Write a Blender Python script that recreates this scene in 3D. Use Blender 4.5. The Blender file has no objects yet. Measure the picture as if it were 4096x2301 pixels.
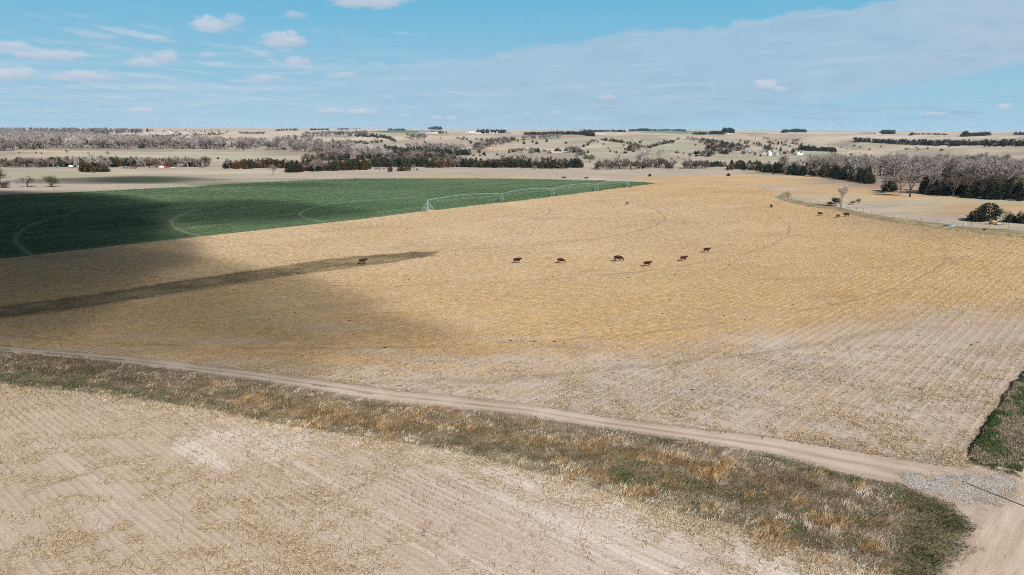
import bpy, bmesh, math, random
import numpy as np
from mathutils import Matrix, Vector
R = math.radians
rng = np.random.default_rng(7)
random.seed(7)
SC = bpy.context.scene
COL = SC.collection

# ------------------------------------------------------------------ camera
CAM_H = 36.0
PITCH = 13.1
ROLL = 0.25
FPX = 2731.0                       # focal length in pixels of the 4096 x 2301 photograph
cd = bpy.data.cameras.new('camera')
cd.sensor_width = 36.0
cd.lens = 36.0 * FPX / 4096.0
cd.clip_start = 0.5
cd.clip_end = 60000.0
cam = bpy.data.objects.new('camera', cd)
COL.objects.link(cam)
MCAM = Matrix.Translation((0, 0, CAM_H)) @ Matrix.Rotation(R(90 - PITCH), 4, 'X') @ Matrix.Rotation(R(ROLL), 4, 'Z')
cam.matrix_world = MCAM
SC.camera = cam

# ------------------------------------------------------------------ render / exposure
SC.render.engine = 'CYCLES'
SC.view_settings.view_transform = 'Standard'
SC.view_settings.look = 'None'
SC.view_settings.gamma = 1.0
SC.view_settings.exposure = 0.80
cy = SC.cycles
cy.max_bounces = 5
cy.diffuse_bounces = 2
cy.glossy_bounces = 2
cy.transmission_bounces = 2
cy.transparent_max_bounces = 8
cy.volume_bounces = 0
cy.use_denoising = False
cy.use_adaptive_sampling = False
cy.filter_width = 1.05
cy.use_light_tree = False

# ------------------------------------------------------------------ sun and sky
SUN_AZ = 33.0                      # shadows run this far left of straight ahead
SUN_EL = 39.0
sa, se = R(SUN_AZ), R(SUN_EL)
SUN_DIR = Vector((math.sin(sa) * math.cos(se), -math.cos(sa) * math.cos(se), math.sin(se)))   # towards the sun
sl = bpy.data.lights.new('sun', 'SUN')
sl.energy = 5.0
sl.angle = R(0.5)
sl.color = (1.0, 0.945, 0.865)
sun = bpy.data.objects.new('sun', sl)
COL.objects.link(sun)
sun.rotation_euler = (-SUN_DIR).to_track_quat('-Z', 'Y').to_euler()
sun.location = (60, -90, 200)


class NT:
    """small helper to write node graphs"""
    def __init__(s, tree):
        s.t = tree
        s.n = tree.nodes
        s.l = tree.links

    def add(s, typ, **kw):
        nd = s.n.new(typ)
        for k, v in kw.items():
            setattr(nd, k, v)
        return nd

    def put(s, sock, v):
        if hasattr(v, 'is_output'):
            s.l.new(v, sock)
        elif isinstance(v, (tuple, list)):
            if sock.type == 'RGBA' and len(v) == 3:
                v = (*v, 1.0)
            sock.default_value = v
        else:
            sock.default_value = v

    def m(s, op, a, b=0.0, c=None, clamp=False):
        nd = s.add('ShaderNodeMath', operation=op)
        nd.use_clamp = clamp
        s.put(nd.inputs[0], a)
        s.put(nd.inputs[1], b)
        if c is not None:
            s.put(nd.inputs[2], c)
        return nd.outputs[0]

    def step(s, v, lo, hi):
        nd = s.add('ShaderNodeMapRange', interpolation_type='SMOOTHSTEP')
        s.put(nd.inputs['Value'], v)
        s.put(nd.inputs['From Min'], lo)
        s.put(nd.inputs['From Max'], hi)
        nd.inputs['To Min'].default_value = 0.0
        nd.inputs['To Max'].default_value = 1.0
        return nd.outputs[0]

    def rng(s, v, lo, hi, a, b):
        nd = s.add('ShaderNodeMapRange')
        nd.clamp = True
        s.put(nd.inputs['Value'], v)
        for k, x in (('From Min', lo), ('From Max', hi), ('To Min', a), ('To Max', b)):
            s.put(nd.inputs[k], x)
        return nd.outputs[0]

    def mix(s, f, a, b, blend='MIX'):
        nd = s.add('ShaderNodeMix', data_type='RGBA', blend_type=blend)
        nd.clamp_factor = True
        s.put(nd.inputs[0], f)
        s.put(nd.inputs[6], a)
        s.put(nd.inputs[7], b)
        return nd.outputs[2]

    def noise(s, vec, scale, detail=3.0, rough=0.55, dist=0.0):
        nd = s.add('ShaderNodeTexNoise')
        if vec is not None:
            s.put(nd.inputs['Vector'], vec)
        nd.inputs['Scale'].default_value = scale
        nd.inputs['Detail'].default_value = detail
        nd.inputs['Roughness'].default_value = rough
        nd.inputs['Distortion'].default_value = dist
        return nd.outputs[0]

    def mapping(s, vec, rot=(0, 0, 0), scale=(1, 1, 1), loc=(0, 0, 0)):
        nd = s.add('ShaderNodeMapping')
        s.put(nd.inputs['Vector'], vec)
        nd.inputs['Rotation'].default_value = rot
        nd.inputs['Scale'].default_value = scale
        nd.inputs['Location'].default_value = loc
        return nd.outputs[0]

    def sep(s, vec):
        nd = s.add('ShaderNodeSeparateXYZ')
        s.put(nd.inputs[0], vec)
        return nd.outputs

    def comb(s, x, y, z=0.0):
        nd = s.add('ShaderNodeCombineXYZ')
        for i, v in enumerate((x, y, z)):
            s.put(nd.inputs[i], v)
        return nd.outputs[0]

    def pos(s):
        return s.add('ShaderNodeNewGeometry').outputs['Position']

    def attr(s, name, out='Color'):
        nd = s.add('ShaderNodeAttribute', attribute_name=name)
        return nd.outputs[out]


def px_dir(px, py):
    """world direction seen at a pixel of the 4096-wide photograph"""
    v = Vector(((px - 2048.0) / FPX, -(py - 1150.5) / FPX, -1.0))
    return (MCAM.to_3x3() @ v).normalized()


SKY_K = 2.0 ** -SC.view_settings.exposure


def srgb(r, g, b):
    f = lambda c: (c / 255 / 12.92) if c / 255 <= 0.04045 else ((c / 255 + 0.055) / 1.055) ** 2.4
    return (f(r), f(g), f(b))


def build_world():
    w = bpy.data.worlds.new('World')
    SC.world = w
    w.use_nodes = True
    t = NT(w.node_tree)
    t.n.clear()
    sky = t.add('ShaderNodeTexSky', sky_type='NISHITA')
    sky.sun_disc = False
    sky.sun_elevation = se
    sky.sun_rotation = math.atan2(SUN_DIR.x, SUN_DIR.y)
    sky.altitude = 500.0
    sky.air_density = 1.0
    sky.dust_density = 1.2
    sky.ozone_density = 1.4
    ST = 0.050
    d = t.add('ShaderNodeTexCoord').outputs['Generated']
    x, y, z = t.sep(d)[:3]
    zc = t.m('MAXIMUM', z, 0.0)
    # unseen dome above the frame tinted warm, so shaded ground gets less blue fill
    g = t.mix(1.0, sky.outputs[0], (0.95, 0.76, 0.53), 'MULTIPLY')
    k = SKY_K / ST

    def lit(r, gg, b):
        c = srgb(r, gg, b)
        return tuple(q * k for q in c)
    # pale air low over the horizon, deepening to teal higher up
    band = t.m('POWER', t.m('MINIMUM', t.m('DIVIDE', zc, 0.185), 1.0), 1.05)
    air = t.mix(band, lit(166, 202, 222), lit(101, 180, 216))
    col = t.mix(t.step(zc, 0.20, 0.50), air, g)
    # flat cloud-layer coordinates
    zz = t.m('ADD', zc, 0.012)
    qx = t.m('DIVIDE', x, zz)
    qy = t.m('DIVIDE', y, zz)
    q = t.comb(qx, qy)
    yy = t.m('MAXIMUM', y, 0.05)
    az = t.m('DIVIDE', x, yy)
    el = t.m('DIVIDE', z, yy)
    wob = t.noise(t.comb(t.m('MULTIPLY', az, 1.0), t.m('MULTIPLY', el, 2.5)), 9.0, 5.0, 0.6)
    wob2 = t.noise(t.comb(az, t.m('MULTIPLY', el, 2.0), 3.3), 34.0, 4.0, 0.62)

    def edge(p1, p2, inside, soft, amp):
        """signed side of the straight line through two sky points"""
        a, b, c = [(lambda v: (v.x / v.y, v.z / v.y))(px_dir(*p)) for p in (p1, p2, inside)]
        n = (-(b[1] - a[1]), b[0] - a[0])
        L = math.hypot(*n)
        n = (n[0] / L, n[1] / L)
        if (c[0] - a[0]) * n[0] + (c[1] - a[1]) * n[1] < 0:
            n = (-n[0], -n[1])
        off = -(a[0] * n[0] + a[1] * n[1])
        s = t.m('ADD', t.m('ADD', t.m('MULTIPLY', az, n[0]), t.m('MULTIPLY', el, n[1])), off)
        s = t.m('ADD', s, t.m('MULTIPLY', t.m('SUBTRACT', wob, 0.5), amp))
        s = t.m('ADD', s, t.m('MULTIPLY', t.m('SUBTRACT', wob2, 0.5), amp * 0.35))
        return t.step(s, 0.0, soft)
    # the grey-blue stratus sheet that fills the right of the sky
    m1 = edge((1500, 262), (3500, -2), (3500, 300), 0.008, 0.048)
    m2 = edge((3300, 425), (4096, 280), (3500, 100), 0.020, 0.02)
    fade = t.step(az, -0.42, 0.05)
    streak = t.noise(t.comb(t.m('MULTIPLY', az, 2.0), t.m('MULTIPLY', el, 26.0)), 3.0, 5.0, 0.6)
    sheet = t.m('MULTIPLY', t.m('MULTIPLY', m1, m2), t.m('MULTIPLY', fade, t.rng(streak, 0.2, 0.75, 0.70, 0.98)))
    shc = t.mix(t.step(az, 0.35, 0.78), lit(166, 195, 216), lit(181, 196, 214))
    shc = t.mix(t.m('MULTIPLY', t.step(wob, 0.45, 0.68), 0.6), shc, lit(155, 184, 207))
    rip = t.noise(t.comb(t.m('MULTIPLY', az, 5.0), t.m('MULTIPLY', t.m('ADD', el, t.m('MULTIPLY', az, -0.06)), 60.0), 2.0), 1.6, 6.0, 0.68)
    shc = t.mix(t.m('MULTIPLY', t.step(rip, 0.48, 0.68), 0.5), shc, lit(190, 207, 222))
    col = t.mix(t.m('MULTIPLY', sheet, 0.93), col, shc)
    # low broken cumulus in flat streets, thickest on the left: lit from above, grey below
    def layer(de):
        e = t.m('ADD', t.m('MAXIMUM', t.m('ADD', el, de), 0.004), 0.012)
        return t.noise(t.comb(t.m('MULTIPLY', t.m('DIVIDE', az, e), 1.05), t.m('DIVIDE', 0.46, e), 1.7), 1.55, 6.0, 0.62)
    d0, d1 = layer(0.0), layer(0.007)
    cov = t.m('ADD', t.m('MULTIPLY', t.step(az, 0.20, -0.70), 0.13), t.m('MULTIPLY', t.step(el, 0.150, 0.04), 0.06))
    ex = t.m('SUBTRACT', d0, t.m('SUBTRACT', 0.645, cov))
    cl = t.m('MULTIPLY', t.step(ex, -0.02, 0.16), t.m('MULTIPLY', t.step(el, 0.175, 0.120), t.step(el, 0.004, 0.022)))
    cc = t.mix(t.rng(t.m('SUBTRACT', d0, d1), -0.10, 0.10, 0.0, 1.0), lit(160, 184, 206), lit(197, 211, 225))
    col = t.mix(t.m('MULTIPLY', cl, 0.56), col, cc)
    # long thin veils
    veil = t.noise(t.comb(t.m('MULTIPLY', az, 1.3), t.m('MULTIPLY', el, 30.0), 5.0), 2.6, 6.0, 0.6)
    vm = t.m('MULTIPLY', t.step(veil, 0.40, 0.66), t.m('MULTIPLY', t.step(el, 0.150, 0.07), t.step(az, 0.15, -0.4)))
    col = t.mix(t.m('MULTIPLY', vm, 0.45), col, lit(190, 210, 226))
    # grey streets low on the right
    vr = t.noise(t.comb(t.m('MULTIPLY', az, 2.2), t.m('MULTIPLY', el, 26.0), 9.0), 3.2, 6.0, 0.65)
    vm2 = t.m('MULTIPLY', t.step(vr, 0.48, 0.66), t.m('MULTIPLY', t.step(el, 0.062, 0.035), t.m('MULTIPLY', t.step(az, 0.02, 0.22), t.step(el, 0.006, 0.018))))
    col = t.mix(t.m('MULTIPLY', vm2, 0.62), col, lit(150, 181, 203))
    # single fair-weather cumulus
    puffs = [(1465, 8, 150, 42, 1), (845, 108, 88, 36, 1), (938, 84, 46, 32, .6), (1138, 165, 95, 36, 1), (1185, 64, 42, 18, .55),
             (662, 228, 52, 28, 1), (570, 255, 78, 22, .7), (832, 225, 34, 18, .6), (1190, 249, 52, 22, .75), (215, 226, 150, 27, .8),
             (330, 308, 130, 28, .9), (40, 305, 95, 34, .9), (20, 190, 90, 24, .7), (1050, 320, 60, 20, .7), (620, 152, 48, 9, .6), (1370, 305, 60, 16, .7),
             (3070, 345, 46, 24, 1), (3120, 358, 34, 14, .9), (2428, 392, 38, 16, 1), (4022, 428, 24, 13, 1), (3740, 457, 52, 8, .9), (1440, 450, 70, 14, .9),
             (1320, 447, 75, 13, .9), (1745, 472, 28, 8, .9), (1800, 474, 24, 8, .8), (2220, 452, 40, 8, .7), (2110, 455, 18, 6, .7), (1620, 462, 24, 7, .7), (560, 443, 60, 12, .9)]
    dsx = t.m('MULTIPLY', t.m('SUBTRACT', wob2, 0.5), 1.0)
    wob3 = t.noise(t.comb(az, t.m('MULTIPLY', el, 1.6), 8.1), 75.0, 4.0, 0.6)
    for (px, py, rx, ry, op) in puffs:
        v = px_dir(px, py)
        a0, e0 = v.x / v.y, v.z / v.y
        ra, re = rx / FPX * 1.25, ry / FPX * 1.25
        ua = t.m('DIVIDE', t.m('SUBTRACT', az, a0), ra)
        ue = t.m('DIVIDE', t.m('SUBTRACT', el, e0), re)
        # flatter underside than top
        uf = t.m('MULTIPLY', ue, t.rng(ue, -0.3, 0.1, 1.7, 1.0))
        r2 = t.m('SQRT', t.m('ADD', t.m('MULTIPLY', ua, ua), t.m('MULTIPLY', uf, uf)))
        r2 = t.m('ADD', r2, t.m('MULTIPLY', t.m('SUBTRACT', wob2, 0.5), 1.5))
        r2 = t.m('ADD', r2, t.m('MULTIPLY', t.m('SUBTRACT', wob3, 0.5), 0.9))
        mk = t.m('MULTIPLY', t.step(r2, 1.02, 0.35), op * 0.88)
        cf = t.mix(t.rng(t.m('ADD', ue, t.m('MULTIPLY', t.m('SUBTRACT', wob3, 0.5), 1.2)), -0.6, 0.6, 0.0, 1.0), lit(172, 190, 211), lit(209, 216, 227))
        col = t.mix(mk, col, cf)
    bg = t.add('ShaderNodeBackground')
    t.put(bg.inputs['Color'], col)
    bg.inputs['Strength'].default_value = ST
    out = t.add('ShaderNodeOutputWorld')
    t.l.new(bg.outputs[0], out.inputs['Surface'])


build_world()

# ------------------------------------------------------------------ helpers for objects
def tag(o, label=None, cat=None, group=None, kind=None):
    for k, v in (('label', label), ('category', cat), ('group', group), ('kind', kind)):
        if v:
            o[k] = v
    return o


def mesh_np(name, V, F, mat=None, attrs=None, smooth=False, mi=None):
    """mesh from numpy: V (n,3); F list of arrays (k,3) or (k,4)"""
    me = bpy.data.meshes.new(name)
    V = np.asarray(V, dtype=np.float32)
    F = [np.asarray(f, dtype=np.int32) for f in F if len(f)]
    loops = np.concatenate([f.ravel() for f in F])
    sizes = np.concatenate([np.full(len(f), f.shape[1], dtype=np.int32) for f in F])
    starts = np.concatenate([[0], np.cumsum(sizes)[:-1]]).astype(np.int32)
    me.vertices.add(len(V))
    me.vertices.foreach_set('co', V.ravel())
    me.loops.add(len(loops))
    me.loops.foreach_set('vertex_index', loops)
    me.polygons.add(len(sizes))
    me.polygons.foreach_set('loop_start', starts)
    me.polygons.foreach_set('loop_total', sizes)
    if smooth:
        me.polygons.foreach_set('use_smooth', np.ones(len(sizes), dtype=bool))
    for nm, a in (attrs or {}).items():
        a = np.asarray(a, dtype=np.float32)
        if a.ndim == 1:
            at = me.attributes.new(nm, 'FLOAT', 'POINT')
            at.data.foreach_set('value', a)
        else:
            if a.shape[1] == 3:
                a = np.concatenate([a, np.ones((len(a), 1), np.float32)], 1)
            at = me.attributes.new(nm, 'FLOAT_COLOR', 'POINT')
            at.data.foreach_set('color', a.ravel())
    if mat is not None:
        for mm in (mat if isinstance(mat, (list, tuple)) else [mat]):
            me.materials.append(mm)
    if mi is not None:
        me.polygons.foreach_set('material_index', np.asarray(mi, dtype=np.int32))
    me.update(calc_edges=True)
    me.validate(verbose=False)
    return me


def obj(name, me, parent=None, loc=(0, 0, 0), rotz=0.0):
    o = bpy.data.objects.new(name, me)
    COL.objects.link(o)
    o.location = loc
    o.rotation_euler = (0, 0, rotz)
    if parent is not None:
        o.parent = parent
    return o


def empty(name, loc, rotz=0.0):
    o = bpy.data.objects.new(name, None)
    o.empty_display_size = 0.5
    COL.objects.link(o)
    o.location = loc
    o.rotation_euler = (0, 0, rotz)
    return o


# ------------------------------------------------------------------ terrain height
def _h(ix, iy, s):
    n = np.sin(ix * 127.1 + iy * 311.7 + s * 74.7) * 43758.5453
    return n - np.floor(n)


def vnoise(x, y, s=0):
    x = np.asarray(x, float)
    y = np.asarray(y, float)
    ix, iy = np.floor(x), np.floor(y)
    fx, fy = x - ix, y - iy
    fx = fx * fx * fx * (fx * (fx * 6 - 15) + 10)
    fy = fy * fy * fy * (fy * (fy * 6 - 15) + 10)
    a, b, c, d = _h(ix, iy, s), _h(ix + 1, iy, s), _h(ix, iy + 1, s), _h(ix + 1, iy + 1, s)
    return a + (b - a) * fx + (c - a) * fy + (a - b - c + d) * fx * fy


def fbm(x, y, s=0, o=3):
    t, a, n = 0.0, 0.5, 0.0
    for i in range(o):
        t = t + a * vnoise(x * 2 ** i, y * 2 ** i, s + i)
        n += a
        a *= 0.5
    return t / n


def sm(v, a, b):
    t = np.clip((v - a) / (b - a), 0, 1)
    return t * t * (3 - 2 * t)


def height(x, y):
    x = np.asarray(x, float)
    y = np.asarray(y, float)
    ys = np.maximum(y, 1.0)
    u = np.clip(x / ys, -1.2, 1.2)
    r = np.hypot(x, y)
    # where the level fields end
    y0 = np.interp(u, [-1.2, -.75, -.5, -.2, .0, .22, .40, .55, .75, 1.2], [330, 410, 455, 500, 540, 520, 415, 340, 300, 240])
    out = sm(y, y0 + 8, y0 + 110)
    z = 2.4 * out * (fbm(x / 130 + 3.1, y / 95, 11, 2) - 0.5) * 2 * sm(y, y0, y0 + 160)
    z = z - 5.0 * sm(r, 520, 860)
    s = np.interp(u, [-1.2, -.75, -.5, -.25, -.08, .10, .22, .40, .55, .75, 1.2],
                  [5600, 5200, 3300, 1900, 1350, 1080, 1010, 1230, 1150, 900, 860])
    k = np.interp(u, [-1.2, -.5, 0, .4, .75, 1.2], [1.3, 1.5, 2.0, 1.9, 2.1, 2.1])
    rise = sm(r, s, s * k)
    z = z + 24.0 * rise
    amp = sm(r, s * .88, s * .88 + 420)
    z = z + amp * (17.0 * (fbm(x / 250 + 7.7, y / 340 + 1.3, 3, 3) - 0.5) + 8.0 * (vnoise(x / 95, y / 150, 8) - 0.5))
    ridge = np.abs(vnoise(x / 210 + 4, y / 260, 19) - 0.5) * 2
    z = z - amp * (1 - sm(r, 2300, 3600)) * 8.0 * (1 - sm(ridge, 0.0, 0.30))
    z = z + sm(r, 3000, 6500) * 9.0 * (fbm(x / 2600, y / 1700, 23, 2) - 0.45)
    z = np.where(y < 25, 0.0, z)
    return z


MC = np.array(MCAM.to_3x3())


def px_dirs(P):
    P = np.asarray(P, float).reshape(-1, 2)
    v = np.stack([(P[:, 0] - 2048.0) / FPX, -(P[:, 1] - 1150.5) / FPX, -np.ones(len(P))], 1)
    return v @ MC.T


_T = np.geomspace(25, 14000, 900)


def G(P):
    """points of the ground seen at pixels P"""
    D = px_dirs(P)
    out = np.zeros((len(D), 3))
    for i0 in range(0, len(D), 400):
        d = D[i0:i0 + 400]
        hx = np.hypot(d[:, 0], d[:, 1])[:, None]
        t = _T[None, :] / hx
        X, Y, Z = d[:, 0:1] * t, d[:, 1:2] * t, CAM_H + d[:, 2:3] * t
        below = Z < height(X, Y)
        has = below.any(1)
        j = np.where(has, below.argmax(1), len(_T) - 1)
        j = np.maximum(j, 1)
        lo = t[np.arange(len(d)), j - 1]
        hi = t[np.arange(len(d)), j]
        for _ in range(26):
            mid = (lo + hi) / 2
            b = CAM_H + d[:, 2] * mid < height(d[:, 0] * mid, d[:, 1] * mid)
            hi = np.where(b, mid, hi)
            lo = np.where(b, lo, mid)
        far = 9000 / hx[:, 0]
        tt = np.where(has, (lo + hi) / 2, far)
        x, y = d[:, 0] * tt, d[:, 1] * tt
        out[i0:i0 + 400] = np.stack([x, y, height(x, y)], 1)
    return out


def g1(px, py):
    p = G([(px, py)])[0]
    return (float(p[0]), float(p[1]), float(p[2]))


def to_px(P):
    """pixel of world points"""
    P = np.asarray(P, float).reshape(-1, 3) - np.array([0, 0, CAM_H])
    c = P @ MC
    zc = np.maximum(-c[:, 2], 1e-3)
    return np.stack([2048 + FPX * c[:, 0] / zc, 1150.5 - FPX * c[:, 1] / zc, zc], 1)


def flat(P):
    """pixels to level ground z = 0 (also off the frame)"""
    d = px_dirs(P)
    t = CAM_H / np.maximum(-d[:, 2], 1e-4)
    return np.stack([d[:, 0] * t, d[:, 1] * t], 1)


# ------------------------------------------------------------------ outlines of the fields (pixels of the photo -> level ground)
TRACK_UP = [(0, 1389), (497, 1428), (1001, 1486), (1553, 1562), (2088, 1619), (2420, 1672), (2752, 1716), (3100, 1757), (3208, 1777), (3484, 1819), (3692, 1854), (3865, 1878)]
TRACK_LO = [(0, 1404), (497, 1451), (1001, 1515), (1553, 1603), (2088, 1658), (2420, 1713), (2752, 1760), (3100, 1820), (3208, 1847), (3415, 1902), (3623, 1944), (3796, 2013), (3885, 2082), (3900, 2130), (3832, 2220), (3770, 2301)]
BANK_LO = [(0, 1537), (388, 1572), (854, 1642), (1165, 1704), (1475, 1750), (1786, 1797), (2032, 1860), (2254, 1910), (2530, 1998), (2752, 2065), (2973, 2109), (3000, 2151), (3346, 2220), (3540, 2301)]
up = flat(TRACK_UP)
lo = flat(TRACK_LO)
bk = flat(BANK_LO)


def ext(a, b, d):
    """carry the line a->b on past b by d metres"""
    v = np.array(b) - np.array(a)
    return np.array(b) + v / np.linalg.norm(v) * d


RD = np.array([0.684, 0.729])          # the way the road, the field line and the upper rows run
RN = np.array([0.729, -0.684])         # to its right
LR = np.array([-0.77, 0.64])           # rows of the lower field
PIV = flat([(1712, 841)])[0]           # centre of the irrigation circle
upE = np.vstack([ext(up[1], up[0], 120), up])
loE = np.vstack([ext(lo[1], lo[0], 120), lo, ext(lo[-2], lo[-1], 25)])
bkE = np.vstack([ext(bk[1], bk[0], 120), bk, ext(bk[-2], bk[-1], 25)])
EDGE = flat([(3872, 1833), (3920, 1750), (3996, 1632), (4096, 1494)])         # right edge of the stubble
EDGE_FAR = EDGE[-1] + RD * 160
DIV = flat([(-500, 1110), (0, 1035), (700, 957), (1366, 886), (1700, 845), (2100, 801), (2631, 733)])   # line between wheat and stubble
WHEAT_TOP = flat([(2631, 733), (2555, 728), (2356, 722), (2197, 718), (1999, 714.5), (1800, 714), (1417, 714.5), (1238, 720), (1059, 728), (900, 738), (795, 746), (517, 758), (238, 772), (0, 780), (-500, 812)])
STUB_TOP = flat([(2700, 733), (2846, 737), (2958, 746), (3100, 760), (3120, 775), (3092, 793), (3158, 809), (3235, 825), (3313, 835), (3391, 850), (3480, 873), (3600, 888), (3719, 903), (3791, 911), (3887, 922), (4096, 940), (4400, 975)])
LANE = flat([(3150, 768), (3128, 778), (3108, 790), (3140, 804), (3235, 826), (3313, 836), (3391, 851), (3480, 875), (3600, 892), (3719, 908), (3791, 918), (3960, 935), (4200, 962),
             (4200, 940), (4096, 925), (3887, 909), (3791, 897), (3719, 890), (3600, 875), (3480, 858), (3391, 838), (3313, 822), (3235, 811), (3160, 797), (3156, 778)])
SWALE = flat([(-120, 1290), (0, 1272), (300, 1235), (700, 1172), (1050, 1118), (1300, 1083), (1500, 1058), (1620, 1040), (1730, 1022), (1745, 1008), (1650, 1010), (1520, 1020), (1300, 1040), (1000, 1085), (700, 1128), (350, 1184), (0, 1228), (-120, 1245)])
GRAVEL = flat([(3588, 1893), (3660, 1896), (3727, 1909), (3800, 1900), (3900, 1899), (4024, 1905), (4080, 1937), (4060, 1985), (3997, 2022), (3865, 2008), (3761, 1984), (3657, 1956), (3610, 1920)])
ROAD0 = flat([(3770, 2301)])[0]
ROAD1 = flat([(4006, 1902)])[0]


def inside(P, poly):
    P = np.asarray(P, float)
    x, y = P[:, 0], P[:, 1]
    c = np.zeros(len(P), bool)
    n = len(poly)
    j = n - 1
    for i in range(n):
        xi, yi = poly[i]
        xj, yj = poly[j]
        if yi != yj:
            c ^= ((yi > y) != (yj > y)) & (x < (xj - xi) * (y - yi) / (yj - yi) + xi)
        j = i
    return c


def dense(poly, step, jit, closed=True, seed=1):
    """resample an outline and roughen it"""
    poly = np.asarray(poly, float)
    n = len(poly)
    out = []
    for i in range(n if closed else n - 1):
        a, b = poly[i], poly[(i + 1) % n]
        L = np.linalg.norm(b - a)
        if L > 400:
            out.append(a[None])
            continue
        k = max(1, min(220, int(L / step)))
        t = np.arange(k)[:, None] / k
        out.append(a + (b - a) * t)
    P = np.vstack(out)
    nx = fbm(P[:, 0] / (step * 3) + seed, P[:, 1] / (step * 3), seed, 3) - 0.5
    ny = fbm(P[:, 0] / (step * 3) + seed + 50, P[:, 1] / (step * 3), seed + 5, 3) - 0.5
    return P + np.stack([nx, ny], 1) * jit * 2


def sheet(name, poly, z, mat, follow=False):
    bm = bmesh.new()
    vs = [bm.verts.new((p[0], p[1], z)) for p in poly]
    es = [bm.edges.new((vs[i], vs[(i + 1) % len(vs)])) for i in range(len(vs))]
    bmesh.ops.triangle_fill(bm, edges=es, use_beauty=False, use_dissolve=False)
    bmesh.ops.recalc_face_normals(bm, faces=bm.faces)
    for f in bm.faces:
        if f.normal.z < 0:
            f.normal_flip()
    me = bpy.data.meshes.new(name)
    bm.to_mesh(me)
    bm.free()
    me.materials.append(mat)
    o = obj(name, me)
    o['kind'] = 'structure'
    return o


def seg_dist(P, line, closed=False):
    """distance of points P to a polyline"""
    line = np.asarray(line, float)
    A = line
    B = np.roll(line, -1, 0) if closed else line[1:]
    A = A if closed else line[:-1]
    best = np.full(len(P), 1e9)
    for a, c in zip(A, B):
        v = c - a
        t = np.clip(((P - a) @ v) / (v @ v + 1e-12), 0, 1)
        best = np.minimum(best, np.hypot(*(P - a - t[:, None] * v[None]).T))
    return best


def soft_sheet(name, poly, z, mat, step, margin, extra=None, clip=None):
    """a thin layer of ground whose edge thins out raggedly: carries the distance from its outline as 'sd'"""
    poly = np.asarray(poly, float)
    lo_, hi_ = poly.min(0) - margin - step, poly.max(0) + margin + step
    if clip is not None:
        lo_, hi_ = np.maximum(lo_, clip[0]), np.minimum(hi_, clip[1])
    xs = np.arange(lo_[0], hi_[0] + step, step)
    ys = np.arange(lo_[1], hi_[1] + step, step)
    X, Y = np.meshgrid(xs, ys, indexing='ij')
    P = np.stack([X.ravel(), Y.ravel()], 1)
    sd = seg_dist(P, poly, True) * np.where(inside(P, poly), 1, -1)
    i = np.arange(len(P)).reshape(X.shape)
    F = np.stack([i[:-1, :-1], i[1:, :-1], i[1:, 1:], i[:-1, 1:]], -1).reshape(-1, 4)
    F = F[(sd[F] > -margin).any(1)]
    used, inv = np.unique(F, return_inverse=True)
    F = inv.reshape(F.shape)
    P, sd = P[used], sd[used]
    at = {'sd': sd}
    if extra:
        at.update(extra(P))
    V = np.concatenate([P, np.full((len(P), 1), z)], 1)
    o = obj(name, mesh_np(name, V, [F], mat, at))
    o['kind'] = 'structure'
    return o

# ------------------------------------------------------------------ ground materials
def new_mat(name):
    m = bpy.data.materials.new(name)
    m.use_nodes = True
    t = NT(m.node_tree)
    t.n.clear()
    bs = t.add('ShaderNodeBsdfPrincipled')
    bs.inputs['Roughness'].default_value = 0.95
    bs.inputs['Specular IOR Level'].default_value = 0.1
    out = t.add('ShaderNodeOutputMaterial')
    t.l.new(bs.outputs[0], out.inputs['Surface'])
    return m, t, bs


ALB = 0.70


def paint(t, bs, c):
    t.put(bs.inputs['Base Color'], t.mix(1.0, c, (ALB, ALB, ALB), 'MULTIPLY'))


def bump(t, bs, h, dist, strength=0.6):
    b = t.add('ShaderNodeBump')
    b.inputs['Strength'].default_value = strength
    b.inputs['Distance'].default_value = dist
    t.put(b.inputs['Height'], h)
    t.l.new(b.outputs[0], bs.inputs['Normal'])


def ragged(m, t, bs, soft, amp, scale=0.8, scale2=4.0, grow=0.0):
    """let the layer thin out at its rim so the ground below shows through"""
    sd = t.attr('sd', 'Fac')
    p = t.pos()
    n = t.m('ADD', t.m('MULTIPLY', t.m('SUBTRACT', t.noise(p, scale, 4, .65), .5), amp * 2.2), t.m('MULTIPLY', t.m('SUBTRACT', t.noise(p, scale2, 3, .7), .5), amp * 1.2))
    a = t.step(t.m('ADD', t.m('ADD', sd, grow), n), -soft, soft)
    tr = t.add('ShaderNodeBsdfTransparent')
    mx = t.add('ShaderNodeMixShader')
    t.put(mx.inputs[0], a)
    t.l.new(tr.outputs[0], mx.inputs[1])
    t.l.new(bs.outputs[0], mx.inputs[2])
    out = [q for q in t.n if q.type == 'OUTPUT_MATERIAL'][0]
    t.l.new(mx.outputs[0], out.inputs['Surface'])
    return m


ANG_ROW = math.atan2(RD[1], RD[0])
ANG_LR = math.atan2(LR[1], LR[0])


def along(t, p, ang, sx, sy):
    """world position turned so x runs along the rows, then scaled"""
    return t.mapping(t.mapping(p, rot=(0, 0, -ang)), scale=(sx, sy, 1))


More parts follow.
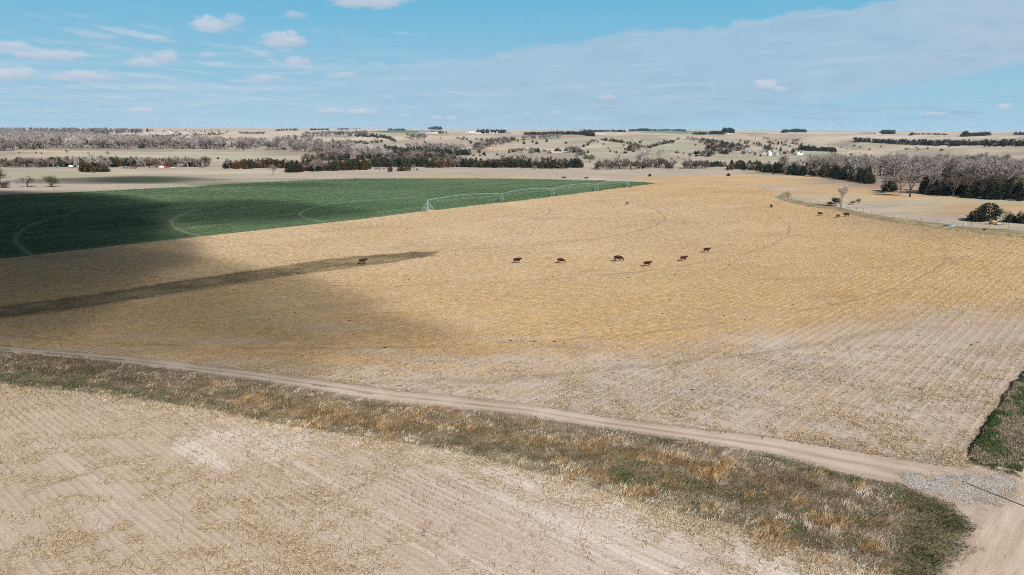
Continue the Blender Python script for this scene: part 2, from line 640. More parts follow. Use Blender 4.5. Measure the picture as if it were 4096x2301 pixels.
def mat_ground():
    m, t, bs = new_mat('dry_grassland')
    p = t.pos()
    c = t.attr('tint')
    big = t.noise(p, 0.012, 4, 0.55)
    mid = t.noise(along(t, p, 0.25, 0.35, 1.0), 0.07, 5, 0.6)
    fin = t.noise(p, 0.9, 5, 0.7)
    v = t.m('ADD', t.m('ADD', t.m('MULTIPLY', mid, 0.55), t.m('MULTIPLY', fin, 0.55)), t.m('MULTIPLY', big, 0.25))
    k = t.rng(v, 0.35, 1.0, 0.55, 1.35)
    g = t.mix(1.0, c, t.comb(k, k, k), 'MULTIPLY')
    g = t.mix(t.m('MULTIPLY', t.step(big, 0.50, 0.68), 0.40), g, (0.25, 0.27, 0.18))
    g = t.mix(t.m('MULTIPLY', t.step(mid, 0.56, 0.75), 0.35), g, (0.55, 0.40, 0.25))
    tuft = t.noise(p, 0.35, 4, 0.65)
    g = t.mix(t.m('MULTIPLY', t.step(tuft, 0.60, 0.74), 0.45), g, (0.20, 0.17, 0.11))
    paint(t, bs, g)
    bump(t, bs, t.m('ADD', fin, t.m('MULTIPLY', mid, 2.0)), 0.5, 0.5)
    return m


def mat_stubble_up():
    m, t, bs = new_mat('corn_stubble_field')
    p = t.pos()
    x, y, z = t.sep(p)[:3]
    dx, dy = t.m('SUBTRACT', x, float(PIV[0])), t.m('SUBTRACT', y, float(PIV[1]))
    rad = t.m('SQRT', t.m('ADD', t.m('MULTIPLY', dx, dx), t.m('MULTIPLY', dy, dy)))
    edge = t.noise(p, 0.09, 4, 0.6)
    radn = t.m('ADD', rad, t.m('MULTIPLY', t.m('SUBTRACT', edge, 0.5), 26.0))
    dry = t.m('MULTIPLY', t.step(radn, 200.0, 219.0), t.step(y, 150.0, 118.0))                      # outside the watered circle the soil shows
    # residue lies in flecks
    f1 = t.noise(along(t, p, 0.1, 1.0, 2.4), 1.9, 4, 0.75)
    f2 = t.noise(p, 0.55, 3, 0.65)
    f3 = t.noise(along(t, p, ANG_ROW, 0.25, 1.0), 0.16, 4, 0.6)
    big = t.noise(p, 0.028, 4, 0.55)
    soil = t.mix(big, (0.42, 0.345, 0.29), (0.51, 0.44, 0.395))
    straw = t.mix(t.step(f2, 0.38, 0.66), (0.42, 0.31, 0.19), (0.60, 0.445, 0.265))
    straw = t.mix(t.m('MULTIPLY', t.step(big, 0.42, 0.66), 0.35), straw, (0.63, 0.50, 0.36))
    gold = t.step(t.m('ADD', rad, t.m('MULTIPLY', t.m('SUBTRACT', big, .5), 90.0)), 110.0, 195.0)  # golder away from the pivot: a view-angle effect put into the straw colour
    straw = t.mix(t.m('MULTIPLY', gold, 0.9), straw, t.mix(1.0, straw, (0.99, 0.91, 0.77), 'MULTIPLY'))
    straw = t.mix(t.m('MULTIPLY', dry, 0.60), straw, (0.40, 0.32, 0.235))
    cover = t.m('ADD', t.m('ADD', t.m('MULTIPLY', f1, 0.60), t.m('MULTIPLY', f2, 0.40)), t.m('MULTIPLY', t.m('SUBTRACT', f3, 0.5), 0.45))
    pp = t.noise(along(t, p, ANG_ROW, 0.5, 1.0), 0.085, 5, 0.62)
    thr = t.m('ADD', 0.36, t.m('MULTIPLY', dry, t.m('ADD', 0.10, t.m('MULTIPLY', t.step(pp, 0.46, 0.64), 0.22))))
    cv = t.step(t.m('SUBTRACT', cover, thr), -0.05, 0.10)
    c = t.mix(t.m('MULTIPLY', cv, t.m('SUBTRACT', 1.0, t.m('MULTIPLY', dry, 0.6))), soil, straw)
    # the stubble rows, clearest on the right
    rr = t.sep(t.mapping(p, rot=(0, 0, -ANG_ROW)))[1]
    row = t.m('SINE', t.m('MULTIPLY', rr, 2 * math.pi / 1.52))
    rown = t.m('MULTIPLY', t.step(row, 0.1, 0.9), t.m('MULTIPLY', t.step(x, 15.0, 60.0), t.step(f3, 0.28, 0.5)))
    c = t.mix(t.m('MULTIPLY', t.m('MULTIPLY', rown, t.step(f2, 0.30, 0.62)), 0.42), c, (0.255, 0.19, 0.125))
    # darker scuffs, wheel ruts and damp spots
    sc = t.noise(along(t, p, 0.35, 0.4, 1.0), 0.055, 5, 0.62)
    c = t.mix(t.m('MULTIPLY', t.step(sc, 0.54, 0.72), 0.55), c, (0.27, 0.205, 0.14))
    sc2 = t.noise(along(t, p, 0.1, 0.6, 1.6), 0.21, 5, 0.65)
    c = t.mix(t.m('MULTIPLY', t.step(sc2, 0.63, 0.73), 0.50), c, (0.20, 0.145, 0.09))
    # bare soil showing towards the track
    b2 = t.noise(along(t, p, 0.05, 0.45, 1.5), 0.10, 5, 0.6)
    near = t.step(y, 150.0, 95.0)
    c = t.mix(t.m('MULTIPLY', t.m('MULTIPLY', t.step(b2, 0.50, 0.62), near), 0.75), c, soil)
    # ring tracks left by the sprinkler wheels
    for r0 in (55.0, 104.0, 152.0, 199.0):
        dr = t.m('ABSOLUTE', t.m('SUBTRACT', t.m('ADD', rad, t.m('MULTIPLY', t.m('SUBTRACT', big, 0.5), 3.0)), r0))
        c = t.mix(t.m('MULTIPLY', t.m('MULTIPLY', t.step(dr, 0.85, 0.2), t.step(edge, 0.36, 0.54)), 0.55), c, (0.26, 0.19, 0.13))
    dr = t.m('ABSOLUTE', t.m('SUBTRACT', t.m('ADD', rad, t.m('MULTIPLY', t.m('SUBTRACT', edge, 0.5), 9.0)), 215.5))
    c = t.mix(t.m('MULTIPLY', t.m('MULTIPLY', t.step(dr, 1.6, 0.2), t.m('MULTIPLY', t.step(f2, 0.30, 0.50), t.step(y, 140.0, 115.0))), 0.5), c, (0.26, 0.195, 0.14))
    # trodden ground along the fence and at the trough
    trough = flat([(3805, 900)])[0]
    tdx, tdy = t.m('SUBTRACT', x, float(trough[0])), t.m('SUBTRACT', y, float(trough[1]))
    td = t.m('SQRT', t.m('ADD', t.m('MULTIPLY', tdx, tdx), t.m('MULTIPLY', tdy, tdy)))
    td = t.m('ADD', td, t.m('MULTIPLY', t.m('SUBTRACT', sc, 0.5), 60.0))
    c = t.mix(t.m('MULTIPLY', t.step(td, 62.0, 4.0), 0.70), c, (0.27, 0.21, 0.15))
    paint(t, bs, c)
    bump(t, bs, t.m('ADD', f1, t.m('MULTIPLY', row, 0.12)), 0.16, 0.75)
    return m


def mat_stubble_lo():
    m, t, bs = new_mat('bare_soil_stubble')
    p = t.pos()
    x, y, z = t.sep(p)[:3]
    big = t.noise(p, 0.05, 5, 0.6)
    mid = t.noise(along(t, p, ANG_LR, 0.22, 1.0), 0.30, 5, 0.62)
    swath = t.noise(along(t, p, ANG_LR, 0.045, 1.0), 0.20, 4, 0.6)
    fin = t.noise(p, 3.0, 4, 0.7)
    ff = t.noise(p, 14.0, 3, 0.7)
    hx, hy = [float(q) for q in flat([(980, 1775)])[0]]
    hd = t.m('SQRT', t.m('ADD', t.m('POWER', t.m('DIVIDE', t.m('SUBTRACT', x, hx), 8.0), 2.0), t.m('POWER', t.m('DIVIDE', t.m('SUBTRACT', y, hy), 6.0), 2.0)))
    hole = t.step(t.m('ADD', hd, t.m('MULTIPLY', t.m('SUBTRACT', mid, .5), 1.5)), 1.30, 0.60)
    left = t.step(x, 4.0, -26.0)
    soil = t.mix(t.step(big, .35, .65), (0.46, 0.378, 0.318), (0.555, 0.478, 0.425))
    pale = t.m('MULTIPLY', t.step(swath, 0.47, 0.62), t.m('SUBTRACT', 1.0, t.m('MULTIPLY', left, 0.85)))
    pale = t.m('MAXIMUM', pale, hole)
    soil = t.mix(t.m('MULTIPLY', pale, 0.8), soil, (0.63, 0.557, 0.51))
    litter = t.m('ADD', t.m('MULTIPLY', fin, 0.40), t.m('ADD', t.m('MULTIPLY', mid, 0.45), t.m('MULTIPLY', big, 0.30)))
    litter = t.m('ADD', litter, t.m('SUBTRACT', t.m('MULTIPLY', left, 0.09), t.m('MULTIPLY', pale, 0.10)))
    c = t.mix(t.m('MULTIPLY', t.step(litter, 0.55, 0.68), 0.65), soil, (0.43, 0.335, 0.245))
    rr = t.sep(t.mapping(p, rot=(0, 0, -ANG_LR)))[1]
    row = t.m('SINE', t.m('MULTIPLY', t.m('ADD', rr, t.m('MULTIPLY', big, 1.2)), 2 * math.pi / 0.762))
    brk = t.step(t.noise(along(t, p, ANG_LR, 0.12, 1.0), 0.9, 4, 0.6), 0.40, 0.60)
    c = t.mix(t.m('MULTIPLY', t.m('MULTIPLY', t.step(row, 0.35, 1.0), brk), t.m('ADD', 0.14, t.m('MULTIPLY', left, 0.20))), c, (0.22, 0.155, 0.10))
    # two old wheel lines sweeping along the rows
    for off, w in ((float(flat([(1500, 2060)])[0] @ np.array([-LR[1], LR[0]])), 1.0), (float(flat([(2350, 2180)])[0] @ np.array([-LR[1], LR[0]])), 1.0)):
        for s in (-1.0, 1.0):
            dd = t.m('ABSOLUTE', t.m('SUBTRACT', t.m('ADD', rr, t.m('MULTIPLY', big, 5.0)), off + 2.5 + s))
            c = t.mix(t.m('MULTIPLY', t.step(dd, 0.34, 0.10), 0.45), c, (0.63, 0.555, 0.51))
    k = t.rng(ff, 0.25, 0.75, 0.86, 1.12)
    c = t.mix(1.0, c, t.comb(k, k, k), 'MULTIPLY')
    paint(t, bs, c)
    bump(t, bs, t.m('ADD', t.m('ADD', fin, t.m('MULTIPLY', ff, 0.4)), t.m('MULTIPLY', row, 0.22)), 0.12, 0.8)
    return m


def mat_wheat():
    m, t, bs = new_mat('young_wheat')
    p = t.pos()
    x, y, z = t.sep(p)[:3]
    st = t.noise(along(t, p, ANG_ROW - 0.04, 0.045, 1.0), 0.55, 5, 0.65)
    st2 = t.noise(along(t, p, ANG_ROW - 0.04, 0.02, 1.0), 0.17, 4, 0.6)
    big = t.noise(p, 0.014, 4, 0.55)
    fin = t.noise(p, 1.6, 4, 0.7)
    c = t.mix(t.step(big, 0.30, 0.70), (0.040, 0.088, 0.034), (0.090, 0.150, 0.072))
    c = t.mix(t.m('MULTIPLY', t.step(st2, 0.40, 0.66), 0.5), c, (0.105, 0.168, 0.095))
    c = t.mix(t.m('MULTIPLY', t.step(st, 0.60, 0.76), 0.55), c, (0.21, 0.25, 0.16))
    st3 = t.noise(along(t, p, ANG_ROW - 0.04, 0.012, 1.0), 0.32, 3, 0.7)
    c = t.mix(t.m('MULTIPLY', t.step(st3, 0.50, 0.64), 0.7), c, (0.155, 0.195, 0.125))
    thin = t.noise(along(t, p, ANG_ROW, 0.3, 1.0), 0.10, 5, 0.65)
    c = t.mix(t.m('MULTIPLY', t.step(thin, 0.66, 0.74), 0.6), c, (0.27, 0.25, 0.16))
    k = t.rng(fin, 0.25, 0.75, 0.62, 1.40)
    c = t.mix(1.0, c, t.comb(k, k, k), 'MULTIPLY')
    dx, dy = t.m('SUBTRACT', x, float(PIV[0])), t.m('SUBTRACT', y, float(PIV[1]))
    rad = t.m('SQRT', t.m('ADD', t.m('MULTIPLY', dx, dx), t.m('MULTIPLY', dy, dy)))
    radn = t.m('ADD', rad, t.m('MULTIPLY', t.m('SUBTRACT', t.noise(p, 0.05, 3, 0.6), 0.5), 4.0))
    brk = t.noise(p, 0.035, 3, 0.5)
    for r0 in (55.0, 104.0, 152.0):
        dr = t.m('ABSOLUTE', t.m('SUBTRACT', radn, r0))
        near = t.step(y, 345.0, 250.0) if r0 > 60 else 1.0
        c = t.mix(t.m('MULTIPLY', t.m('MULTIPLY', t.step(dr, 0.75, 0.25), near), t.m('MULTIPLY', t.step(brk, 0.30, 0.44), 0.70)), c, (0.28, 0.24, 0.16))
    paint(t, bs, c)
    bump(t, bs, t.m('ADD', fin, st), 0.25, 0.6)
    return m


def mat_track():
    m, t, bs = new_mat('dirt_track')
    p = t.pos()
    big = t.noise(p, 0.10, 4, 0.6)
    st = t.noise(along(t, p, -0.50, 0.12, 1.0), 1.1, 5, 0.62)
    fin = t.noise(p, 5.0, 4, 0.7)
    c = t.mix(t.step(big, 0.3, 0.7), (0.36, 0.285, 0.228), (0.50, 0.42, 0.36))
    c = t.mix(t.m('MULTIPLY', t.step(st, 0.50, 0.72), 0.55), c, (0.30, 0.225, 0.16))
    ac = t.attr('across', 'Fac')
    wv = t.m('ADD', ac, t.m('MULTIPLY', t.m('SUBTRACT', big, 0.5), 0.16))
    for u in (0.30, 0.72):
        rut = t.step(t.m('ABSOLUTE', t.m('SUBTRACT', wv, u)), 0.13, 0.03)
        c = t.mix(t.m('MULTIPLY', rut, 0.42), c, (0.55, 0.465, 0.405))
    crown = t.step(t.m('ABSOLUTE', t.m('SUBTRACT', wv, 0.51)), 0.09, 0.02)
    c = t.mix(t.m('MULTIPLY', t.m('MULTIPLY', crown, t.step(st, 0.36, 0.56)), 0.55), c, (0.25, 0.195, 0.125))
    k = t.rng(fin, 0.25, 0.75, 0.86, 1.12)
    c = t.mix(1.0, c, t.comb(k, k, k), 'MULTIPLY')
    paint(t, bs, c)
    bump(t, bs, t.m('ADD', st, fin), 0.08, 0.6)
    return m, t, bs


def mat_road():
    m, t, bs = new_mat('gravel_road')
    p = t.pos()
    big = t.noise(p, 0.18, 5, 0.6)
    fin = t.noise(p, 6.0, 5, 0.75)
    st = t.noise(along(t, p, ANG_ROW, 0.12, 1.0), 0.8, 4, 0.6)
    c = t.mix(t.step(st, 0.3, 0.7), (0.42, 0.325, 0.255), (0.55, 0.455, 0.395))
    c = t.mix(t.m('MULTIPLY', t.step(big, 0.52, 0.7), 0.5), c, (0.36, 0.275, 0.21))
    k = t.rng(fin, 0.2, 0.8, 0.75, 1.2)
    c = t.mix(1.0, c, t.comb(k, k, k), 'MULTIPLY')
    paint(t, bs, c)
    bump(t, bs, fin, 0.06, 0.7)
    return m, t, bs


def mat_gravel():
    m, t, bs = new_mat('crushed_stone')
    p = t.pos()
    vo = t.add('ShaderNodeTexVoronoi')
    t.put(vo.inputs['Vector'], p)
    vo.inputs['Scale'].default_value = 9.0
    big = t.noise(p, 0.9, 4, 0.6)
    v = t.sep(vo.outputs['Color'])[0]
    c = t.mix(v, (0.20, 0.18, 0.165), (0.44, 0.41, 0.385))
    c = t.mix(t.m('MULTIPLY', t.step(big, 0.42, 0.60), 0.95), c, (0.42, 0.33, 0.26))
    paint(t, bs, c)
    bump(t, bs, vo.outputs['Distance'], 0.10, 0.9)
    return m, t, bs


def mat_bank():
    m, t, bs = new_mat('bank_turf')
    p = t.pos()
    a = t.noise(p, 0.30, 5, 0.65)
    b = t.noise(p, 2.2, 4, 0.7)
    c = t.mix(t.step(a, 0.40, 0.62), (0.13, 0.10, 0.062), (0.24, 0.19, 0.13))
    c = t.mix(t.m('MULTIPLY', t.step(b, 0.5, 0.7), 0.7), c, (0.05, 0.075, 0.03))
    paint(t, bs, c)
    bump(t, bs, b, 0.2, 0.8)
    return m, t, bs


def mat_lane(dark, light, name, ang=0.7):
    m, t, bs = new_mat(name)
    p = t.pos()
    a = t.noise(p, 0.12, 5, 0.62)
    b = t.noise(along(t, p, ang, 0.10, 1.0), 0.9, 5, 0.68)
    c = t.mix(t.step(a, 0.35, 0.65), dark, light)
    k = t.rng(b, 0.28, 0.72, 0.45, 1.45)
    c = t.mix(1.0, c, t.comb(k, k, k), 'MULTIPLY')
    paint(t, bs, c)
    bump(t, bs, b, 0.2, 0.7)
    return m, t, bs


def mat_water():
    m, t, bs = new_mat('river_water')
    paint(t, bs, (0.03, 0.06, 0.08))
    bs.inputs['Roughness'].default_value = 0.08
    bs.inputs['Specular IOR Level'].default_value = 0.5
    bump(t, bs, t.noise(t.pos(), 0.8, 3, 0.6), 0.05, 0.3)
    return m


def simple(name, col, rough=0.8, metal=0.0, vary=0.25, scale=2.0, dirt=None):
    """painted or natural surface with a little uneven tone"""
    m, t, bs = new_mat(name)
    tc = t.add('ShaderNodeTexCoord').outputs['Object']
    n = t.noise(tc, scale, 4, 0.65)
    k = t.rng(n, 0.25, 0.75, 1 - vary, 1 + vary)
    c = t.mix(1.0, col, t.comb(k, k, k), 'MULTIPLY')
    if dirt:
        c = t.mix(t.m('MULTIPLY', t.step(t.noise(tc, scale * 0.6, 5, 0.7), 0.52, 0.7), 0.6), c, dirt)
    paint(t, bs, c)
    bs.inputs['Roughness'].default_value = rough
    bs.inputs['Metallic'].default_value = metal
    bs.inputs['Specular IOR Level'].default_value = 0.3
    return m


# ------------------------------------------------------------------ the ground sheet
def build_ground():
    ys = np.concatenate([np.linspace(-160, 20, 8)[:-1], np.geomspace(180, 14500, 520) - 160])
    us = np.linspace(-1.05, 1.05, 430)
    Y, U = np.meshgrid(ys, us, indexing='ij')
    X = U * (Y + 260)
    Z = height(X, Y)
    V = np.stack([X, Y, Z], -1).reshape(-1, 3)
    ny, nx = Y.shape
    i = np.arange(ny * nx).reshape(ny, nx)
    F = np.stack([i[:-1, :-1], i[:-1, 1:], i[1:, 1:], i[1:, :-1]], -1).reshape(-1, 4)
    # colours of the ground itself: pasture, hay meadow, far fields
    x, y = V[:, 0], V[:, 1]
    r = np.hypot(x, y)
    base = np.array([0.42, 0.362, 0.308])
    col = np.tile(base, (len(V), 1))

    def blend(c, w):
        nonlocal col
        w = np.clip(w, 0, 1)[:, None]
        col = col * (1 - w) + np.array(c)[None] * w
    # pale greyish-green pasture on the slopes
    gz = vnoise(x / 160 + 9, y / 210, 31)
    blend((0.335, 0.322, 0.245), sm(gz, .42, .68) * sm(r, 700, 1000) * 0.45)
    gm = vnoise(x / 70 + 2, y / 110, 57)
    blend((0.27, 0.225, 0.185), sm(gm, .55, .80) * sm(r, 800, 1100) * (1 - sm(r, 2500, 4000)) * 0.55)
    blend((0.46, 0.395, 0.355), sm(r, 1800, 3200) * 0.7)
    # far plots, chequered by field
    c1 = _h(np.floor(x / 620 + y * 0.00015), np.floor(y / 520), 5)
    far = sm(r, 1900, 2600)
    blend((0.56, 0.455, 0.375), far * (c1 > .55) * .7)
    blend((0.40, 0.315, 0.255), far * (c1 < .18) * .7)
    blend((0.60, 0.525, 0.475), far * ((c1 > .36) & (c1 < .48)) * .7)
    # patches placed on the land where the photograph shows them
    patches = [  # px, py, half width px, half height px, colour, weight
        (1900, 731, 900, 14, (.52, .36, .20), .6), (3000, 720, 420, 26, (.53, .36, .20), .9), (3500, 762, 420, 45, (.52, .35, .195), .9),
        (3900, 830, 320, 28, (.48, .325, .185), .8), (3640, 830, 170, 32, (.43, .37, .29), .8), (1900, 706, 300, 8, (.52, .35, .19), .6),
        (150, 700, 400, 26, (.36, .36, .27), .55), (560, 722, 230, 17, (.12, .155, .09), .85), (960, 735, 260, 8, (.20, .22, .15), .8), (760, 700, 260, 12, (.26, .245, .175), .4),
        (300, 768, 500, 8, (.33, .28, .22), .8), (700, 690, 500, 10, (.50, .45, .37), .7), (1150, 705, 300, 8, (.47, .40, .32), .6), (1080, 718, 300, 4, (.22, .235, .16), .6),
        (700, 625, 620, 18, (.49, .44, .355), .8), (800, 618, 480, 6, (.36, .40, .30), .7), (1000, 632, 300, 6, (.36, .40, .30), .7), (250, 605, 260, 5, (.56, .44, .30), .8),
        (1420, 552, 230, 14, (.44, .43, .35), .8), (1700, 552, 420, 8, (.52, .42, .31), .8), (1980, 592, 80, 8, (.52, .38, .23), .9),
        (2560, 585, 60, 14, (.35, .36, .26), .5), (2700, 590, 90, 14, (.35, .37, .27), .8), (2430, 605, 100, 12, (.33, .36, .25), .8), (2210, 568, 120, 16, (.42, .385, .30), .7),
        (3300, 622, 90, 9, (.22, .30, .17), .9), (3420, 612, 110, 9, (.46, .395, .32), .8), (3050, 640, 330, 10, (.38, .37, .27), .7), (2950, 626, 200, 6, (.30, .345, .22), .7),
        (1620, 527, 150, 5.5, (.085, .185, .105), 1.0), (2720, 530, 170, 7, (.14, .235, .15), .95), (2260, 529, 110, 3.5, (.12, .22, .13), .9), (3000, 533, 90, 2.2, (.12, .22, .13), .9),
        (3500, 533, 80, 2.6, (.12, .21, .13), .9), (1830, 540, 330, 3.5, (.36, .275, .225), .8), (2450, 535, 260, 4, (.54, .42, .32), .7), (3000, 548, 500, 9, (.46, .395, .32), .6),
        (3700, 548, 420, 9, (.58, .505, .47), .8), (3350, 554, 150, 4, (.54, .43, .32), .7), (3800, 545, 100, 4, (.34, .32, .25), .6), (3760, 596, 420, 18, (.44, .395, .30), .6),
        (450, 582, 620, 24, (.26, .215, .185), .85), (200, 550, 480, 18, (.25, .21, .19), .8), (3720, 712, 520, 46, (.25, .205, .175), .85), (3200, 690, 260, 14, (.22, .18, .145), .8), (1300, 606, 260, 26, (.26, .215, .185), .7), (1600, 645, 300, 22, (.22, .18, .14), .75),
        (1740, 612, 220, 14, (.25, .205, .17), .7), (350, 664, 560, 5, (.25, .205, .16), .8), (2080, 664, 250, 7, (.20, .17, .12), .8), (2600, 670, 260, 6, (.30, .25, .195), .7), (2890, 595, 100, 24, (.27, .225, .17), .6), (1350, 668, 200, 8, (.21, .17, .12), .7), (1330, 545, 160, 5, (.25, .215, .2), .7),
        (3650, 812, 300, 6, (.40, .38, .30), .8), (4000, 806, 160, 10, (.38, .375, .30), .8), (3330, 790, 200, 12, (.44, .39, .29), .6), (2300, 655, 600, 10, (.46, .41, .335), .6)]
    P = to_px(V)
    ok = y > 200
    for (px, py, hw, hh, c, w) in patches:
        dx, dy = (P[:, 0] - px) / hw, (P[:, 1] - py) / hh
        wob = (fbm(x / 60 + px, y / 60, 41, 2) - .5) * .7
        d = np.sqrt(dx * dx + dy * dy) + wob * (0.3 if hh < 8 and py < 560 else 1)
        soft = 0.15 if py < 545 else 0.45
        blend(c, np.where(ok, w * sm(-d, -1.0 - soft / 2, -1.0 + soft), 0))
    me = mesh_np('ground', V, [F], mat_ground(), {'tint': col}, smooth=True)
    o = obj('ground', me)
    o['kind'] = 'structure'
    return o


build_ground()
Z1, Z2, Z3, Z4, Z5 = 0.012, 0.024, 0.036, 0.048, 0.060
upper = np.vstack([upE, EDGE, [EDGE_FAR], STUB_TOP[::-1], DIV[::-1]])
upper_d = dense(upper, 2.0, 0.35, seed=2)
sheet('stubble_field', upper_d, Z1, mat_stubble_up())
wheat = np.vstack([DIV, WHEAT_TOP[1:]])
wheat_d = dense(wheat, 2.0, 1.3, seed=3)
sheet('wheat_field', wheat_d, Z2, mat_wheat())
lower = np.vstack([bkE, [(45, 15), (-80, 15), (-240, 60)]])
sheet('near_stubble_field', dense(lower, 1.2, 0.5, seed=4), Z1, mat_stubble_lo())
bank = np.vstack([loE, bkE[::-1]])
soft_sheet('grass_bank', bank, Z2, ragged(*mat_bank(), 0.5, 0.7, 0.9), 1.0, 2.0, clip=((-190, 20), (70, 200)))
track = np.vstack([upE, [EDGE[0] + RD * 1.5 + RN * 2.2], [ROAD1 + RN * 0.5], [ROAD0 + RN * 0.6], lo[::-1], [loE[0]]])


def across(P):
    a, b_ = seg_dist(P, upE), seg_dist(P, loE)
    return {'across': a / (a + b_ + 1e-6)}


soft_sheet('dirt_track', track, Z3, ragged(*mat_track(), 0.6, 0.9, 0.9, 4.0, 0.45), 0.7, 1.4, across, clip=((-190, 20), (70, 200)))
road = np.array([ROAD0 - RD * 40, ROAD0, ROAD1, ROAD1 + RD * 180, ROAD1 + RD * 180 + RN * 7.5, ROAD0 - RD * 40 + RN * 7.5])
soft_sheet('gravel_road', road, Z4, ragged(*mat_road(), 0.7, 0.9, 0.9), 1.0, 2.0, clip=((0, 5), (190, 220)))
soft_sheet('gravel_patch', GRAVEL, Z5, ragged(*mat_gravel(), 0.5, 1.9, 0.55, 2.5, -.25), 0.35, 1.4)
verge = np.vstack([EDGE, [EDGE_FAR], [ROAD1 + RD * 170 - RN * 0.2], [ROAD1 + RD * 0.6 - RN * 0.2], [EDGE[0] + RN * 1.8 - RD * 0.6]])
VERGE = dense(verge, 1.0, 0.3, seed=9)
LANE_D = dense(LANE, 1.5, 1.5, seed=10)
soft_sheet('grass_lane', LANE, Z3, ragged(*mat_lane((0.20, 0.175, 0.10), (0.33, 0.27, 0.165), 'worn_grass'), 2.0, 2.2, 0.25, 1.6), 1.2, 5.0)
soft_sheet('grass_waterway', SWALE, Z2, ragged(*mat_lane((0.13, 0.105, 0.058), (0.25, 0.195, 0.115), 'matted_grass', math.atan2(*(SWALE[8] - SWALE[1])[::-1])), 2.2, 2.4, 0.22, 1.4), 1.2, 6.0, clip=((-260, 60), (30, 220)))

# the bank of the verge stands above the stubble: a low ridge whose far side drops to the field edge
def build_verge():
    c = np.vstack([EDGE, [EDGE_FAR]])
    L = np.concatenate([[0], np.cumsum(np.linalg.norm(np.diff(c, axis=0), axis=1))])
    s = np.arange(0, L[-1], 0.8)
    cx = np.interp(s, L, c[:, 0])
    cyy = np.interp(s, L, c[:, 1])
    wob = (fbm(s / 2.5, s * 0, 61, 3) - .5)
    prof = [(-0.10, 0.0), (0.06, 0.34), (0.40, 0.48), (0.9, 0.44), (1.7, 0.34), (2.7, 0.24), (3.8, 0.14), (4.9, 0.066)]
    V = []
    for k, (o, h) in enumerate(prof):
        j = (fbm(s / 1.7 + k * 9, s * 0 + k, 70 + k, 2) - .5) * (0.30 if 0 < k < 7 else 0)
        end = sm(s, 0, 2.5)
        V.append(np.stack([cx + RN[0] * (o + wob * .9), cyy + RN[1] * (o + wob * .9), np.where(h > 0.07, (h + j * .5) * (0.25 + 0.75 * end), h)], 1))
    V = np.stack(V, 1)
    n, m = V.shape[:2]
    i = np.arange(n * m).reshape(n, m)
    F = np.stack([i[:-1, :-1], i[:-1, 1:], i[1:, 1:], i[1:, :-1]], -1).reshape(-1, 4)
    o = obj('roadside_verge', mesh_np('roadside_verge', V.reshape(-1, 3), [F], mat_lane((0.10, 0.105, 0.055), (0.22, 0.185, 0.125), 'verge_turf')[0]))
    o['kind'] = 'structure'
    return V


VG = build_verge()
river = G([(1770, 641), (1860, 637), (1960, 641), (1988, 647), (1986, 657), (1962, 657), (1940, 648), (1860, 642)])
sheet('river', dense(river[:, :2], 3.0, 1.5, seed=14), float(river[:, 2].mean()) + 0.15, mat_water())

# ------------------------------------------------------------------ clouds overhead (above and behind the camera) that shade the left of the fields
def build_clouds():
    m = bpy.data.materials.new('cloud_vapour')
    m.use_nodes = True
    nt = m.node_tree
    nt.nodes.clear()
    pv = nt.nodes.new('ShaderNodeVolumePrincipled')
    pv.inputs['Color'].default_value = (0.95, 0.96, 1.0, 1)
    pv.inputs['Density'].default_value = 0.024
    pv.inputs['Anisotropy'].default_value = 0.3
    out = nt.nodes.new('ShaderNodeOutputMaterial')
    nt.links.new(pv.outputs[0], out.inputs['Volume'])
    m.cycles.homogeneous_volume = True
    specs = [  # shaded ground: centre x, y, half lengths, turn, half thickness
        (-228, 278, 112, 84, -50, 72), (-165, 194, 100, 62, -50, 50), (-90, 148, 96, 42, -38, 19), (-126, 293, 56, 19, 14, 52), (-278, 480, 82, 24, 8, 40), (-150, 440, 50, 9, 10, 22)]
    for k, (x, y, a, b, tw, c) in enumerate(specs):
        H = 560.0 + 25 * k
        t = H / SUN_DIR.z
        loc = (x + SUN_DIR.x * t, y + SUN_DIR.y * t, H)
        bm = bmesh.new()
        bmesh.ops.create_icosphere(bm, subdivisions=5, radius=1.0)
        V = np.array([v.co[:] for v in bm.verts])
        f = 1 + 0.55 * (fbm(V[:, 0] * 2.2 + k * 7, V[:, 1] * 2.2 + V[:, 2] * 1.3, 80 + k, 3) - .5)
        V = V * f[:, None]
        V[:, 0] *= a
        V[:, 1] *= b
        V[:, 2] *= c
        V[:, 2] = np.where(V[:, 2] < 0, V[:, 2] * .6, V[:, 2])
        for v, q in zip(bm.verts, V):
            v.co = q
        me = bpy.data.meshes.new('cloud')
        bm.to_mesh(me)
        bm.free()
        me.materials.append(m)
        o = obj('cloud', me, None, loc, R(tw))
        o['kind'] = 'stuff'
        o['label'] = 'soft white cumulus cloud drifting over the fields, out of the frame'
        o['category'] = 'cloud'


build_clouds()

# ------------------------------------------------------------------ crop residue, stubble stalks and grass (uncountable: kind = stuff)
def mat_attr(name, rough=0.85, trans=0.0):
    m, t, bs = new_mat(name)
    paint(t, bs, t.attr('tint'))
    bs.inputs['Roughness'].default_value = rough
    return m


M_STRAW = mat_attr('dry_straw')
M_GRASS = mat_attr('dry_grass')


def seen(XY, z=0.0, mx=60):
    P = to_px(np.concatenate([XY, np.full((len(XY), 1), z)], 1))
    return (P[:, 0] > -mx) & (P[:, 0] < 4096 + mx) & (P[:, 1] < 2301 + mx) & (P[:, 1] > 500)


def ramp(f, *cols):
    cols = np.array(cols)
    f = np.clip(f, 0, 0.9999) * (len(cols) - 1)
    i = f.astype(int)
    w = (f - i)[:, None]
    return cols[i] * (1 - w) + cols[i + 1] * w


def screen_pts(n, x0, x1, y0, y1):
    """points on level ground, about as many per degree seen, so near litter is as dense to the eye as far litter"""
    p = np.stack([rng.uniform(x0, x1, n), rng.uniform(y0, y1, n)], 1)
    return flat(p)


